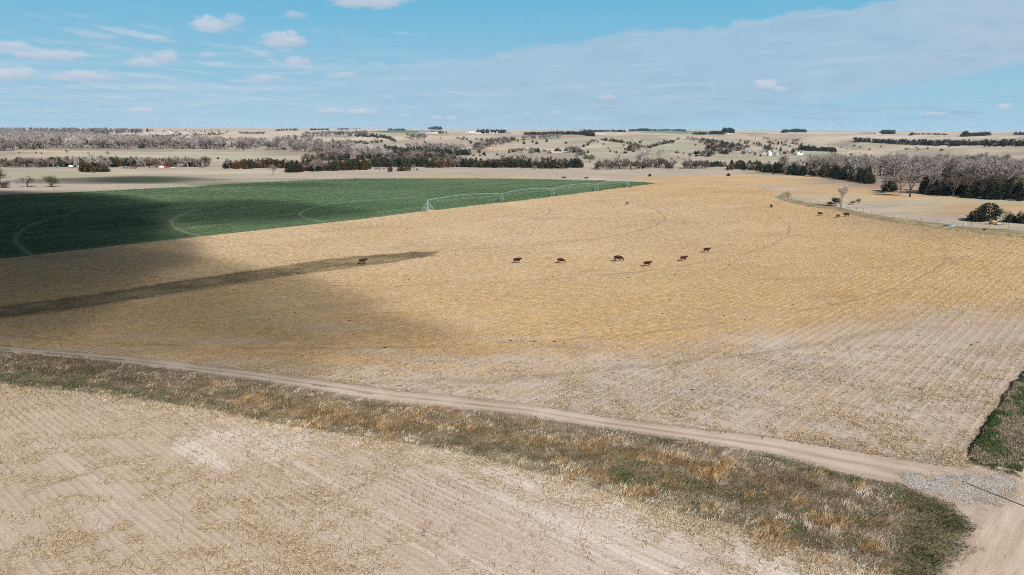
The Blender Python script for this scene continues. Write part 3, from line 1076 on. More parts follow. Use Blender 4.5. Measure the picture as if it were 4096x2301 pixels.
def strips(XY, z0, L, W, az, tilt, col, bend=0.25):
    """thin leaf-like quads, lying or leaning; two segments each"""
    n = len(XY)
    d = np.stack([np.cos(az) * np.cos(tilt), np.sin(az) * np.cos(tilt), np.sin(tilt)], 1)
    sd = np.stack([-np.sin(az), np.cos(az), rng.uniform(-.5, .5, n)], 1)
    sd /= np.linalg.norm(sd, axis=1)[:, None]
    a = np.concatenate([XY, z0[:, None]], 1)
    bnd = np.stack([rng.uniform(-bend, bend, n), rng.uniform(-bend, bend, n), rng.uniform(0, bend * .5, n)], 1) * L[:, None]
    mid = a + d * (L * .5)[:, None] + bnd * .3
    end = a + d * L[:, None]
    end[:, 2] = np.maximum(end[:, 2] - np.abs(bnd[:, 2]), z0 * .6)
    w = sd * (W * .5)[:, None]
    V = np.stack([a - w, a + w, mid - w, mid + w, end - w * .5, end + w * .5], 1).reshape(-1, 3)
    i = np.arange(n)[:, None] * 6
    F = np.concatenate([i + np.array([[0, 1, 3, 2]]), i + np.array([[2, 3, 5, 4]])])
    return V, F, np.repeat(col, 6, 0)


def blades(XY, z0, H, W, lean_az, lean, col):
    """single upright tapering blades"""
    n = len(XY)
    f = rng.uniform(0, np.pi, n)
    s = np.stack([np.cos(f), np.sin(f), np.zeros(n)], 1) * (W * .5)[:, None]
    a = np.concatenate([XY, z0[:, None]], 1)
    tip = a + np.stack([np.cos(lean_az) * lean * H, np.sin(lean_az) * lean * H, H], 1)
    mid = a + (tip - a) * .55 + np.stack([np.zeros(n), np.zeros(n), H * .06], 1)
    V = np.stack([a - s, a + s, mid + s * .75, mid - s * .75, tip], 1).reshape(-1, 3)
    i = np.arange(n)[:, None] * 5
    return V, i + np.array([[0, 1, 2, 3]]), i + np.array([[3, 2, 4]]), np.repeat(col, 5, 0)


def stalks(XY, H, W, az, lean, col, z0=0.0):
    """cut stems: three-sided tapering posts"""
    n = len(XY)
    a = np.concatenate([XY, np.full((n, 1), z0)], 1)
    tip = a + np.stack([np.cos(az) * lean * H, np.sin(az) * lean * H, H], 1)
    V = []
    f0 = rng.uniform(0, 6.28, n)
    for k in range(3):
        o = np.stack([np.cos(f0 + k * 2.094), np.sin(f0 + k * 2.094), np.zeros(n)], 1) * (W * .5)[:, None]
        V += [a + o, tip + o * .8]
    V = np.stack(V, 1).reshape(-1, 3)
    i = np.arange(n)[:, None] * 6
    F = np.concatenate([i + np.array([[0, 2, 3, 1]]), i + np.array([[2, 4, 5, 3]]), i + np.array([[4, 0, 1, 5]])])
    T = i + np.array([[1, 3, 5]])
    return V, F, T, np.repeat(col, 6, 0)


def stuff(name, parts, mat, label):
    V, Fq, Ft, C, o = [], [], [], [], 0
    for p in parts:
        V.append(p[0])
        C.append(p[-1])
        for f in p[1:-1]:
            (Fq if f.shape[1] == 4 else Ft).append(f + o)
        o += len(p[0])
    F = []
    if Fq:
        F.append(np.concatenate(Fq))
    if Ft:
        F.append(np.concatenate(Ft))
    ob = obj(name, mesh_np(name, np.concatenate(V), F, mat, {'tint': np.concatenate(C)}))
    ob['kind'] = 'stuff'
    ob['label'] = label
    return ob


WIND = math.atan2(-0.35, 0.94)
UPPER, LOWER, BANKP = upper, lower, bank


def build_upper():
    XY = screen_pts(620000, -30, 4126, 735, 1900)
    XY = XY[inside(XY, UPPER) & ~inside(XY, loE[::1].tolist() + up[::-1].tolist())]
    dist = np.hypot(XY[:, 0], XY[:, 1])
    rad = np.hypot(XY[:, 0] - PIV[0], XY[:, 1] - PIV[1]) + (fbm(XY[:, 0] / 10, XY[:, 1] / 10, 5, 2) - .5) * 14
    dry = sm(rad, 202, 220) * sm(-XY[:, 1], -150, -118)
    cl = fbm(XY[:, 0] / 5 + 3, XY[:, 1] / 3.2, 14, 3)
    bare = fbm(XY[:, 0] / 14, XY[:, 1] / 8, 26, 3)
    sw = inside(XY + np.stack([fbm(XY[:, 0] / 2, XY[:, 1] / 2, 8, 3) - .5, fbm(XY[:, 0] / 2 + 9, XY[:, 1] / 2, 9, 3) - .5], 1) * 5.0, SWALE)
    ln = inside(XY, LANE_D)
    sw = sw | ln
    keep = rng.uniform(0, 1, len(XY)) < np.clip(1.0 - dry * (0.22 + .42 * sm(fbm(XY[:, 0] / 11, XY[:, 1] / 11, 62, 3), .42, .56)) - sm(bare, .52, .62) * sm(-XY[:, 1], -150, -95) * .8 + (cl - .5) * 1.6, 0.04, 1) * np.where(sw, .08 + .5 * sm(fbm(XY[:, 0] / 2.5, XY[:, 1] / 2.5, 18, 3), .5, .66), 1)
    # in the dry corner the litter lies along the rows
    rr = XY @ np.array([-RD[1], RD[0]])
    ph = np.abs(((rr / .762) % 1) - .5) * 2
    keep &= (rng.uniform(0, 1, len(XY)) < np.where(dry > .5, 0.25 + 0.75 * sm(ph, .35, .9), 1))
    XY, dist, dry = XY[keep], dist[keep], dry[keep]
    n = len(XY)
    sc = np.clip(dist / 150, 0.85, 2.6)
    L = rng.uniform(.18, .62, n) * np.clip(sc, .8, 2.0)
    W = rng.uniform(.022, .06, n) * sc
    tone = rng.beta(2.2, 1.6, n)
    col = ramp(tone, (.17, .115, .06), (.40, .29, .165), (.575, .43, .255), (.70, .57, .39))
    grey_ = col.mean(1, keepdims=True) * np.array([[1.08, .97, .82]])
    col = col * (1 - dry[:, None] * .6) + grey_ * .62 * dry[:, None] * .6
    rad_ = np.hypot(XY[:, 0] - PIV[0], XY[:, 1] - PIV[1])
    gold = (sm(rad_ + (fbm(XY[:, 0] / 22, XY[:, 1] / 22, 12, 2) - .5) * 90, 110, 195) * (1 - dry))[:, None]  # same view-angle gold put into the colour of the loose straw
    col = col * (1 - gold * .9) + col * np.array([[.99, .91, .76]]) * gold * .9
    A = strips(XY, rng.uniform(.02, .08, n), L, W, rng.normal(0.25, 1.1, n) + rng.integers(0, 2, n) * np.pi, rng.uniform(-.05, .45, n), col)
    # coarse broken stems in the dry corner, lying mostly in the old rows
    XY = screen_pts(260000, 900, 4126, 1380, 1900)
    XY = XY[inside(XY, UPPER)]
    rad = np.hypot(XY[:, 0] - PIV[0], XY[:, 1] - PIV[1]) + (fbm(XY[:, 0] / 10, XY[:, 1] / 10, 5, 2) - .5) * 14
    ph = np.abs(((XY @ np.array([-RD[1], RD[0]]) / .762) % 1) - .5) * 2
    w = sm(rad, 200, 216) * sm(-XY[:, 1], -150, -118) * (.18 + .82 * sm(ph, .35, .85)) * np.clip((fbm(XY[:, 0] / 1.8, XY[:, 1] / 1.8, 19, 3) - .36) * 3.2, .05, 1) * (.35 + .65 * sm(fbm(XY[:, 0] / 9, XY[:, 1] / 9, 63, 3), .40, .56))
    XY = XY[rng.uniform(0, 1, len(XY)) < w]
    n = len(XY)
    col = ramp(rng.beta(1.8, 1.6, n), (.13, .085, .05), (.33, .235, .135), (.52, .39, .235), (.66, .54, .38))
    D = strips(XY, rng.uniform(.03, .14, n), rng.gamma(4, .10, n) + .1, rng.uniform(.025, .06, n), rng.normal(0.3, 1.0, n) + rng.integers(0, 2, n) * np.pi, rng.uniform(-.08, .5, n), col)
    # standing stems in rows
    u = np.arange(-150, 330, .762)
    v = np.arange(-60, 260, .36)
    Uu, Vv = np.meshgrid(u, v, indexing='ij')
    Q = np.stack([Uu.ravel(), Vv.ravel()], 1)
    Q = Q + np.stack([rng.normal(0, .05, len(Q)), rng.normal(0, .12, len(Q))], 1)
    nrm = np.array([-RD[1], RD[0]])
    XY = Q[:, :1] * nrm[None] + Q[:, 1:] * RD[None]
    dist = np.hypot(XY[:, 0], XY[:, 1])
    rdd = np.hypot(XY[:, 0] - PIV[0], XY[:, 1] - PIV[1])
    ok = (dist < 210) & (rng.uniform(0, 1, len(XY)) < np.clip(95 / np.maximum(dist, 1), 0, 1) ** 1.2 * np.where((rdd > 208) & (dist < 140), 1.0, .72))
    XY = XY[ok]
    ok = seen(XY)
    XY = XY[ok]
    XY = XY[inside(XY, UPPER) & ~inside(XY, SWALE)]
    n = len(XY)
    gap = fbm(XY[:, 0] / 9, XY[:, 1] / 9, 44, 3)
    XY = XY[gap < .57]
    n = len(XY)
    H = rng.uniform(.16, .42, n)
    col = ramp(rng.uniform(0, 1, n), (.20, .13, .07), (.42, .30, .17), (.60, .46, .28))
    B = stalks(XY, H, rng.uniform(.03, .05, n), rng.uniform(0, 6.28, n), np.abs(rng.normal(.1, .35, n)), col)
    stuff('crop_residue', [A, B, D], M_STRAW, 'golden corn residue and cut stems over the wide stubble field')


HOLE = flat([(980, 1775)])[0]


def build_lower():
    # rows of cut stems
    u = np.arange(-160, 160, .762)
    v = np.arange(-120, 160, .19)
    Uu, Vv = np.meshgrid(u, v, indexing='ij')
    Q = np.stack([Uu.ravel(), Vv.ravel()], 1)
    Q = Q + np.stack([rng.normal(0, .045, len(Q)) + (fbm(Q[:, 1] / 14, Q[:, 0] / 30, 3, 2) - .5) * .8, rng.normal(0, .05, len(Q))], 1)
    nrm = np.array([-LR[1], LR[0]])
    XY = Q[:, :1] * nrm[None] + Q[:, 1:] * LR[None]
    XY = XY[(XY[:, 1] > 25) & (np.hypot(XY[:, 0], XY[:, 1]) < 150)]
    XY = XY[seen(XY)]
    XY = XY[inside(XY, LOWER)]
    pat = fbm(XY[:, 0] / 7 + 2, XY[:, 1] / 7, 90, 3)
    left = sm(-XY[:, 0], -6, 40)
    XY = XY[rng.uniform(0, 1, len(XY)) < np.clip((pat - .30) * 2.6, .06, .85) * (0.62 + .38 * left)]
    n = len(XY)
    H = rng.gamma(6, .055, n) * np.where(rng.uniform(0, 1, n) < .06, 1.7, 1)
    col = ramp(rng.uniform(0, 1, n), (.15, .095, .055), (.32, .225, .13), (.50, .39, .25))
    A = stalks(XY, H, rng.uniform(.026, .046, n), rng.normal(WIND + .6, 1.1, n), np.abs(rng.normal(.2, .55, n)), col)
    # leaves and husks lying between, in clumps
    XY = screen_pts(520000, -40, 4136, 1480, 2350)
    XY = XY[inside(XY, LOWER)]
    cl = fbm(XY[:, 0] / 2.1, XY[:, 1] / 2.1, 17, 3)
    pat = fbm(XY[:, 0] / 9 + 5, XY[:, 1] / 9, 91, 3)
    rr = XY @ np.array([-LR[1], LR[0]])
    ph = np.abs(((rr / .762) % 1) - .5) * 2
    edge = np.min(np.linalg.norm(XY[:, None, :] - dense(bkE, 3, 0, False)[None], axis=2), axis=1) if len(XY) < 1 else None
    P = to_px(np.concatenate([XY, np.zeros((len(XY), 1))], 1))
    lineY = np.interp(P[:, 0], [p[0] for p in BANK_LO], [p[1] for p in BANK_LO])
    nearb = sm(-(P[:, 1] - lineY), -170, -10)
    lf_ = sm(-XY[:, 0], -4, 26)
    hole = np.exp(-((XY[:, 0] - HOLE[0]) / 7.5) ** 2 - ((XY[:, 1] - HOLE[1]) / 5.5) ** 2)
    w = np.clip((cl - (.54 - .10 * lf_)) * 4.6, 0, 1) * np.clip((pat - .42 + .10 * lf_) * 6, .03, 1) * (.22 + .78 * sm(ph, .35, .9)) * (1 - .95 * hole) * (.55 + .45 * lf_)
    w = np.maximum(w * (0.62 + .38 * sm(-XY[:, 0], -4, 28)), nearb * .85 * np.clip((cl - .30) * 3, .15, 1))
    keep = rng.uniform(0, 1, len(XY)) < w
    XY, nb = XY[keep], nearb[keep]
    n = len(XY)
    L = rng.gamma(3, .10, n) + .08
    W = rng.uniform(.016, .044, n)
    col = ramp(rng.beta(2, 1.7, n), (.14, .092, .055), (.36, .26, .155), (.53, .41, .26), (.66, .56, .42))
    col = col + nb[:, None] * np.array([.05, .045, .03])
    B = strips(XY, rng.uniform(.015, .06, n), L, W, rng.normal(0.35, 1.0, n) + rng.integers(0, 2, n) * np.pi, rng.uniform(-.03, .4, n), col)
    stuff('stubble_litter', [A, B], M_STRAW, 'cut corn stems and dry leaves on the pale near field')


def build_bank_grass():
    XY = screen_pts(520000, -60, 4156, 1370, 2360)
    # the turf ends raggedly on both sides
    off = np.stack([fbm(XY[:, 0] / 1.3, XY[:, 1] / 1.3, 55, 3) - .5, fbm(XY[:, 0] / 1.3 + 7, XY[:, 1] / 1.3, 56, 3) - .5], 1)
    big = np.vstack([loE, bkE[::-1] - np.array([0.7, 2.0])])
    ok = inside(XY + off * 1.2, bank) | (inside(XY + off * 4.5, big) & ~inside(XY, track) & (rng.uniform(0, 1, len(XY)) < .62))
    XY = XY[ok]
    n = len(XY)
    x, y = XY[:, 0], XY[:, 1]
    # 0 at the track, 1 at the near field
    dt, db = seg_dist(XY, loE), seg_dist(XY, bkE)
    out = ~inside(XY, bank)
    s = dt / (dt + db + 1e-6)
    s = np.where(out & (db < dt), 1.05, np.where(out, -.05, s))
    s0 = s.copy()
    s = s + (fbm(x / 3.0, y / 3.0, 51, 3) - .5) * .34
    px_ = to_px(np.concatenate([XY, np.zeros((n, 1))], 1))[:, 0]
    clump = fbm(x / .75, y / .75, 33, 3)
    patch = fbm(x / 2.6 + 31, y / 2.6, 39, 3)
    wide = fbm(x / 7.0 + 3, y / 7.0, 35, 2)
    u = lambda: rng.uniform(0, 1, n)
    tone = np.clip((clump - .5) * 2.3 + .5 + rng.normal(0, .16, n), 0, 1)
    pink = ramp(tone, (.24, .175, .13), (.52, .415, .33), (.70, .60, .505))
    orange = ramp(tone, (.20, .115, .050), (.44, .27, .12), (.58, .41, .225))
    green = ramp(tone, (.014, .044, .012), (.034, .088, .022), (.075, .128, .040))
    straw = ramp(tone, (.42, .325, .215), (.70, .59, .44), (.80, .72, .58))
    brown = ramp(tone, (.10, .066, .042), (.26, .18, .115), (.44, .335, .24))
    col = pink.copy()
    H = rng.gamma(7, .030, n) * (.6 + .9 * clump)
    lf = 1 - sm(px_, 500, 1300)
    # weathered brown and green mixed through the lower half
    k = u() < sm(patch, .47, .58) * (.30 + .55 * sm(s, .25, .6))
    col[k] = brown[k]
    k = u() < sm(fbm(x / 2.2 + 77, y / 2.2, 47, 3), .49, .58) * sm(s, .30, .55) * (1 - sm(s, .86, 1.0)) * .85
    col[k] = green[k]
    H[k] *= .7
    # a green hollow runs below the tall band
    k = u() < np.exp(-((s - .74) / .13) ** 2) * sm(wide, .36, .50) * sm(px_, 1500, 2000) * (1 - sm(px_, 2900, 3100)) * .9
    col[k] = green[k]
    # pale straw at the field margin
    k = u() < sm(s, .80, .93) * (1 - .75 * sm(px_, 2900, 3300))
    col[k] = straw[k]
    # tall rusty grass: a broad clump left of the centre, then a thin ribbon to the right
    ob = np.exp(-((s - .58) / .20) ** 2) * sm(wide, .30, .46) * sm(px_, 800, 1000) * (1 - sm(px_, 1560, 1760)) * .97
    rib = np.exp(-((s - .50 + .10 * sm(px_, 1900, 2700)) / .085) ** 2) * sm(px_, 1500, 1800) * (1 - sm(px_, 2900, 3200)) * .85
    ob = np.maximum(ob, rib)
    ob = np.maximum(ob, .7 * sm(fbm(x / 2.4 + 70, y / 2.4, 77, 2), .62, .70))
    k = u() < ob
    col[k] = orange[k]
    H[k] *= 1.7
    # left end: grey green, with a dark green line at the near margin
    k = u() < lf * sm(s, .25, .5) * .45
    col[k] = (green[k] + brown[k]) * .7
    k = u() < np.exp(-((s - .84) / .07) ** 2) * lf * .95
    col[k] = green[k]
    # green rim beside the track: a thin line at the left, nothing in the middle, a wide margin round the tip
    w = .8 + .6 * sm(px_, 2300, 2900) + 1.3 * sm(px_, 3000, 3400) + 5.5 * sm(px_, 3450, 3780)
    k = u() < sm(-(dt + (patch - .5) * 2.2 * np.minimum(w, 2)), -w, -w * .55) * np.maximum(sm(px_, 1900, 2500), sm(px_, 100, 250) * (1 - sm(px_, 1000, 1500))) * .96
    col[k] = green[k]
    H[k] *= .75
    dist = np.hypot(x, y)
    lean = WIND + (fbm(x / 3, y / 3, 88, 2) - .5) * 3.5
    A = blades(XY, np.zeros(n), H, rng.uniform(.020, .045, n) * np.clip(dist / 65, .9, 2.2), rng.normal(lean, .5, n), np.abs(rng.normal(.75, .45, n)), col)
    stuff('tall_grass', [A], M_GRASS, 'matted dry and green grass along the bank below the dirt track')


def build_edges():
    parts = []
    # verge turf on the right
    V = VG
    n = 60000
    i = rng.integers(0, min(V.shape[0] - 1, 95), n)
    j = rng.integers(0, V.shape[1] - 1, n)
    a, b = rng.uniform(0, 1, n)[:, None], rng.uniform(0, 1, n)[:, None]
    P = (V[i, j] * (1 - a) + V[i + 1, j] * a) * (1 - b) + (V[i, j + 1] * (1 - a) + V[i + 1, j + 1] * a) * b
    pat = fbm(P[:, 0] / 2.5, P[:, 1] / 2.5, 66, 3)
    gr = ramp(rng.uniform(0, 1, n), (.03, .07, .02), (.065, .115, .04), (.15, .18, .08))
    st = ramp(rng.uniform(0, 1, n), (.20, .14, .09), (.36, .29, .21), (.46, .39, .31))
    k = (rng.uniform(0, 1, n) < sm(pat, .43, .57) * .92)[:, None]
    col = np.where(k, st, gr)
    parts.append(blades(P[:, :2], P[:, 2], rng.uniform(.08, .32, n), rng.uniform(.03, .06, n), rng.normal(WIND, 1, n), np.abs(rng.normal(.4, .3, n)), col))
    # the front end of the verge frays into the dirt
    q = EDGE[0] + rng.uniform(-.3, 5.2, (5000, 1)) * RN + rng.normal(0, .8, (5000, 1)) * RD
    q = q[rng.uniform(0, 1, len(q)) < sm(fbm(q[:, 0] / 1.2, q[:, 1] / 1.2, 69, 3), .40, .60)]
    m = len(q)
    parts.append(blades(q, np.full(m, .04), rng.uniform(.06, .24, m), rng.uniform(.03, .06, m), rng.normal(WIND, 1, m), np.abs(rng.normal(.4, .3, m)), ramp(rng.uniform(0, 1, m), (.03, .06, .02), (.07, .10, .04), (.28, .22, .15))))
    # weeds in the crown of the track and along the lane
    t = rng.uniform(0, 1, 9000)
    s = rng.uniform(-30, 1500, 9000)
    pyu = np.interp(s, [p[0] for p in TRACK_UP], [p[1] for p in TRACK_UP])
    pyl = np.interp(s, [p[0] for p in TRACK_LO[:12]], [p[1] for p in TRACK_LO[:12]])
    XY = flat(np.stack([s, pyu + (pyl - pyu) * (.62 + rng.normal(0, .06, 9000))], 1))
    XY = XY[rng.uniform(0, 1, len(XY)) < sm(fbm(XY[:, 0] / 3.0, XY[:, 1] / 3.0, 71, 4), .46, .62) * .55]
    m = len(XY)
    parts.append(blades(XY, np.full(m, .03), rng.uniform(.06, .2, m), rng.uniform(.03, .07, m), rng.uniform(0, 6.3, m), rng.uniform(0, .5, m),
                        ramp(rng.uniform(0, 1, m), (.05, .08, .03), (.13, .15, .07), (.35, .29, .2))))
    stuff('verge_grass', parts, M_GRASS, 'short grass on the roadside verge and in the crown of the track')
    # loose stones
    XY = np.concatenate([flat(np.stack([rng.uniform(3580, 4110, 26000), rng.uniform(1885, 2030, 26000)], 1)),
                         flat(np.stack([rng.uniform(3560, 4120, 5000), rng.uniform(1900, 2310, 5000)], 1))])
    inn = inside(XY, GRAVEL)
    pat = fbm(XY[:, 0] / 1.3, XY[:, 1] / 1.3, 74, 3)
    rd = inside(XY, road) | inside(XY, track)
    keep = (inn & (rng.uniform(0, 1, len(XY)) < sm(pat, .40, .58))) | (~inn & rd & (rng.uniform(0, 1, len(XY)) < .22))
    XY = XY[keep]
    inn = inn[keep]
    n = len(XY)
    r = np.where(inn, rng.gamma(4, .011, n), rng.gamma(3, .009, n)) + .012
    oc = np.array([(1, 0, 0), (0, 1, 0), (-1, 0, 0), (0, -1, 0), (0, 0, 1)], float)
    V = oc[None] * rng.uniform(.6, 1.3, (n, 5, 3))
    an = rng.uniform(0, 6.28, n)
    x = V[..., 0] * np.cos(an)[:, None] - V[..., 1] * np.sin(an)[:, None]
    y = V[..., 0] * np.sin(an)[:, None] + V[..., 1] * np.cos(an)[:, None]
    V = np.stack([x, y, V[..., 2] * .8], -1) * r[:, None, None]
    V = V + np.concatenate([XY, np.full((n, 1), Z5)], 1)[:, None, :]
    i = np.arange(n)[:, None] * 5
    F = np.concatenate([i + np.array([[a, b, 4]]) for a, b in ((0, 1), (1, 2), (2, 3), (3, 0))])
    g = rng.beta(2, 2, n)[:, None]
    col = np.where(inn[:, None], np.array([.14, .13, .125]) + g * np.array([.38, .365, .35]), np.array([.30, .25, .21]) + g * np.array([.36, .34, .33]))
    stuff('loose_gravel', [(V.reshape(-1, 3), F, np.repeat(col, 5, 0))], mat_attr('stones', .9), 'grey crushed stone scattered where the track meets the road')


def build_wheat():
    XY = screen_pts(330000, -30, 2660, 705, 1050)
    j = np.stack([fbm(XY[:, 0] / 3, XY[:, 1] / 3, 21, 3) - .5, fbm(XY[:, 0] / 3 + 5, XY[:, 1] / 3, 22, 3) - .5], 1)
    XY = XY[inside(XY + j * 6, wheat)]
    a = XY @ RD
    b = XY @ np.array([-RD[1], RD[0]])
    row = fbm(b / 2.6, a / 60, 91, 3)
    thin = fbm(XY[:, 0] / 18, XY[:, 1] / 18, 93, 3)
    XY = XY[rng.uniform(0, 1, len(XY)) < np.clip(.25 + 1.6 * (row - .36), .08, 1) * (1 - .7 * sm(thin, .58, .68))]
    rw = np.hypot(XY[:, 0] - PIV[0], XY[:, 1] - PIV[1])
    XY = XY[np.min([np.abs(rw - q_) for q_ in (55.0, 104.0, 152.0)], axis=0) > 1.5]
    n = len(XY)
    dist = np.hypot(XY[:, 0], XY[:, 1])
    b = XY @ np.array([-RD[1], RD[0]])
    lgt = sm(fbm(b / 4.0, XY @ RD / 90, 95, 3), .50, .66)
    col = ramp(np.clip(rng.uniform(0, 1, n) * .75 + lgt * .35, 0, 1), (.030, .070, .028), (.075, .130, .062), (.130, .185, .105), (.24, .27, .17))
    ang = ANG_ROW + rng.normal(0, .35, n)
    A = strips(XY, rng.uniform(.02, .06, n), rng.uniform(.5, 1.3, n) * dist / 250, rng.uniform(.05, .11, n) * dist / 250, ang, rng.uniform(.02, .35, n), col)
    stuff('wheat_blades', [A], M_GRASS, 'rows of young green wheat blades')


build_wheat()
build_upper()
build_lower()
build_bank_grass()
build_edges()

# ------------------------------------------------------------------ trees
def mat_tree(name, per_object=True, rough=0.9):
    m, t, bs = new_mat(name)
    tone = t.attr('tone', 'Fac')
    c = t.add('ShaderNodeObjectInfo').outputs['Color'] if per_object else t.attr('tint')
    k = t.rng(tone, 0.0, 1.0, 0.45, 1.55) if per_object else t.rng(tone, 0.0, 1.0, 0.7, 1.3)
    c = t.mix(1.0, c, t.comb(k, k, k), 'MULTIPLY')
    paint(t, bs, c)
    bs.inputs['Roughness'].default_value = rough
    return m


M_CROWN = mat_tree('foliage')
M_BARK = mat_tree('bark')
M_STUFF = mat_tree('far_foliage', False)


def ortho(d):
    a = np.where(np.abs(d[:, 2:3]) < .9, np.array([[0, 0, 1.]]), np.array([[1., 0, 0]]))
    u = np.cross(d, a)
    u /= np.linalg.norm(u, axis=1)[:, None] + 1e-9
    return u, np.cross(d, u)


def cedar_arrays(seed, n, size, kind=0):
    """crown of leaf sprays; height 1, base at z = 0"""
    r = np.random.default_rng(seed)
    t = r.beta(1.15, 1.75, n) if kind != 1 else r.beta(1.3, 1.4, n)
    t = .03 + .97 * t
    if kind == 0:        # cone
        prof = .27 * np.clip(t / .10, 0, 1) ** .6 * (1 - t) ** .72 * 1.12 + .012
    elif kind == 1:      # rounded
        prof = .36 * np.sqrt(np.clip(1 - ((t - .42) / .60) ** 2, 0, 1)) + .01
    else:                # broad and several-headed
        prof = .40 * np.clip(t / .08, 0, 1) ** .5 * (1 - t) ** .50 + .012
    ph = r.uniform(0, 2 * np.pi, n)
    lobe = fbm(np.cos(ph) * 1.7 + seed, np.sin(ph) * 1.7 + t * 5.5, seed, 3)
    prof = prof * (.62 + .78 * lobe)
    rad = prof * np.sqrt(r.uniform(.12, 1, n))
    off = np.zeros((n, 2))
    if kind == 2:
        k = r.integers(0, 3, n)
        off = np.stack([np.cos(k * 2.1 + seed), np.sin(k * 2.1 + seed)], 1) * .12 * np.clip(t * 2, 0, 1)[:, None]
        t = t * np.array([1.0, .84, .72])[k]
    C = np.stack([np.cos(ph) * rad + off[:, 0], np.sin(ph) * rad + off[:, 1], t], 1)
    d = np.stack([np.cos(ph), np.sin(ph), r.uniform(-.1, .9, n)], 1) + r.normal(0, .45, (n, 3))
    d /= np.linalg.norm(d, axis=1)[:, None]
    u, v = ortho(d)
    a = r.uniform(0, 6.28, n)[:, None]
    s = u * np.cos(a) + v * np.sin(a)
    L = (size * r.uniform(.6, 1.4, n))[:, None]
    W = L * r.uniform(.35, .6, n)[:, None]
    V = np.stack([C - d * L * .5, C + s * W * .5, C + d * L * .5, C - s * W * .5], 1).reshape(-1, 3)
    F = np.arange(n * 4).reshape(n, 4)
    tone = np.clip(.5 + (lobe - .5) * .7 + r.normal(0, .22, n), 0, 1)
    return V, F, np.repeat(tone, 4)


def limb(V, F, T, a, b, ra, rb, tone, sides=4):
    a, b = np.asarray(a), np.asarray(b)
    d = (b - a)[None]
    d = d / (np.linalg.norm(d) + 1e-9)
    u, v = ortho(d)
    o = len(V)
    for c, rr in ((a, ra), (b, rb)):
        for k in range(sides):
            g = 2 * math.pi * k / sides
            V.append(c + (u[0] * math.cos(g) + v[0] * math.sin(g)) * rr)
            T.append(tone)
    for k in range(sides):
        j = (k + 1) % sides
        F.append((o + k, o + j, o + sides + j, o + sides + k))


def bare_arrays(seed, spread=.55, lev=(4, 5, 5), twigs=9, tw=.0036, trunk=.24, lean=0.0, droop=0.0, multi=1):
    """leafless tree, height 1: (trunk arrays), (branch and twig arrays)"""
    r = np.random.default_rng(seed)
    TV, TF, TT = [], [], []
    BV, BF, BT = [], [], []
    tips = []

    def grow(p, d, L, rad, level):
        segs = 2 if level < 2 else 1
        q = p
        for s in range(segs):
            d = d + r.normal(0, .16, 3) * (0.5 if level == 0 else 1)
            d[2] += .03 if level else 0
            d /= np.linalg.norm(d)
            e = q + d * L / segs
            r1 = rad * (1 - .42 * (s + 1) / segs)
            if level < 2:
                limb(TV, TF, TT, q, e, rad * (1 - .42 * s / segs), r1, .5 + r.normal(0, .12), 5 if level == 0 else 4)
            else:
                limb(BV, BF, BT, q, e, rad * (1 - .42 * s / segs), r1, .5 + r.normal(0, .15), 3)
            q = e
        if level >= len(lev):
            tips.append((p, q, d, L))
            return
        nb = lev[level]
        for k in range(nb):
            f = r.uniform(.45, 1.0) if k else 1.0
            base = p + (q - p) * f
            az = 2 * math.pi * (k + r.uniform(-.3, .3)) / nb
            u, v = ortho(d[None])
            out = u[0] * math.cos(az) + v[0] * math.sin(az)
            sp = spread * r.uniform(.7, 1.4) * (0.35 if k == 0 else 1)
            nd = d * 1.0 + out * sp * 1.35
            nd[2] += .16 - droop * level
            nd /= np.linalg.norm(nd)
            grow(base, nd, L * r.uniform(.58, .86) * (1.15 if level == 0 else 1), rad * (.50 if k else .62), level + 1)
    for mlt in range(multi):
        az = r.uniform(0, 6.28)
        ln = lean if multi == 1 else r.uniform(.15, .55)
        d0 = np.array([math.cos(az) * ln, math.sin(az) * ln, 1.0])
        grow(np.array([math.cos(az) * .01 * (multi > 1), math.sin(az) * .01 * (multi > 1), -.01]), d0 / np.linalg.norm(d0), trunk, .022 if multi == 1 else .011, 0)
    # twigs
    A, B, D, L = [np.array(q) for q in zip(*tips)]
    k = np.repeat(np.arange(len(A)), twigs)
    n = len(k)
    f = r.uniform(.15, 1, n)[:, None]
    p = A[k] + (B[k] - A[k]) * f
    d = D[k] + r.normal(0, .75, (n, 3)) + np.array([0, 0, .22])
    d /= np.linalg.norm(d, axis=1)[:, None]
    u, v = ortho(d)
    a = r.uniform(0, 6.28, n)[:, None]
    s = (u * np.cos(a) + v * np.sin(a)) * tw
    l = (L[k] * r.uniform(.5, 1.25, n))[:, None]
    W = np.stack([p - s, p + s, p + d * l], 1).reshape(-1, 3)
    WT = np.repeat(np.clip(.55 + r.normal(0, .2, n), 0, 1), 3)
    F3 = np.arange(n * 3).reshape(n, 3)
    TV, BV = np.array(TV), np.array(BV).reshape(-1, 3)
    top = max(W[:, 2].max(), TV[:, 2].max())
    sc = 1.0 / np.quantile(W[:, 2], .985)
    nb = len(BV)
    V = np.concatenate([BV, W]) * sc
    T = np.concatenate([np.array(BT), WT])
    Fq = np.array(BF, int).reshape(-1, 4)
    return (TV * sc, np.array(TF), np.array(TT)), (V, Fq, F3 + nb, T)


PROTO = {}


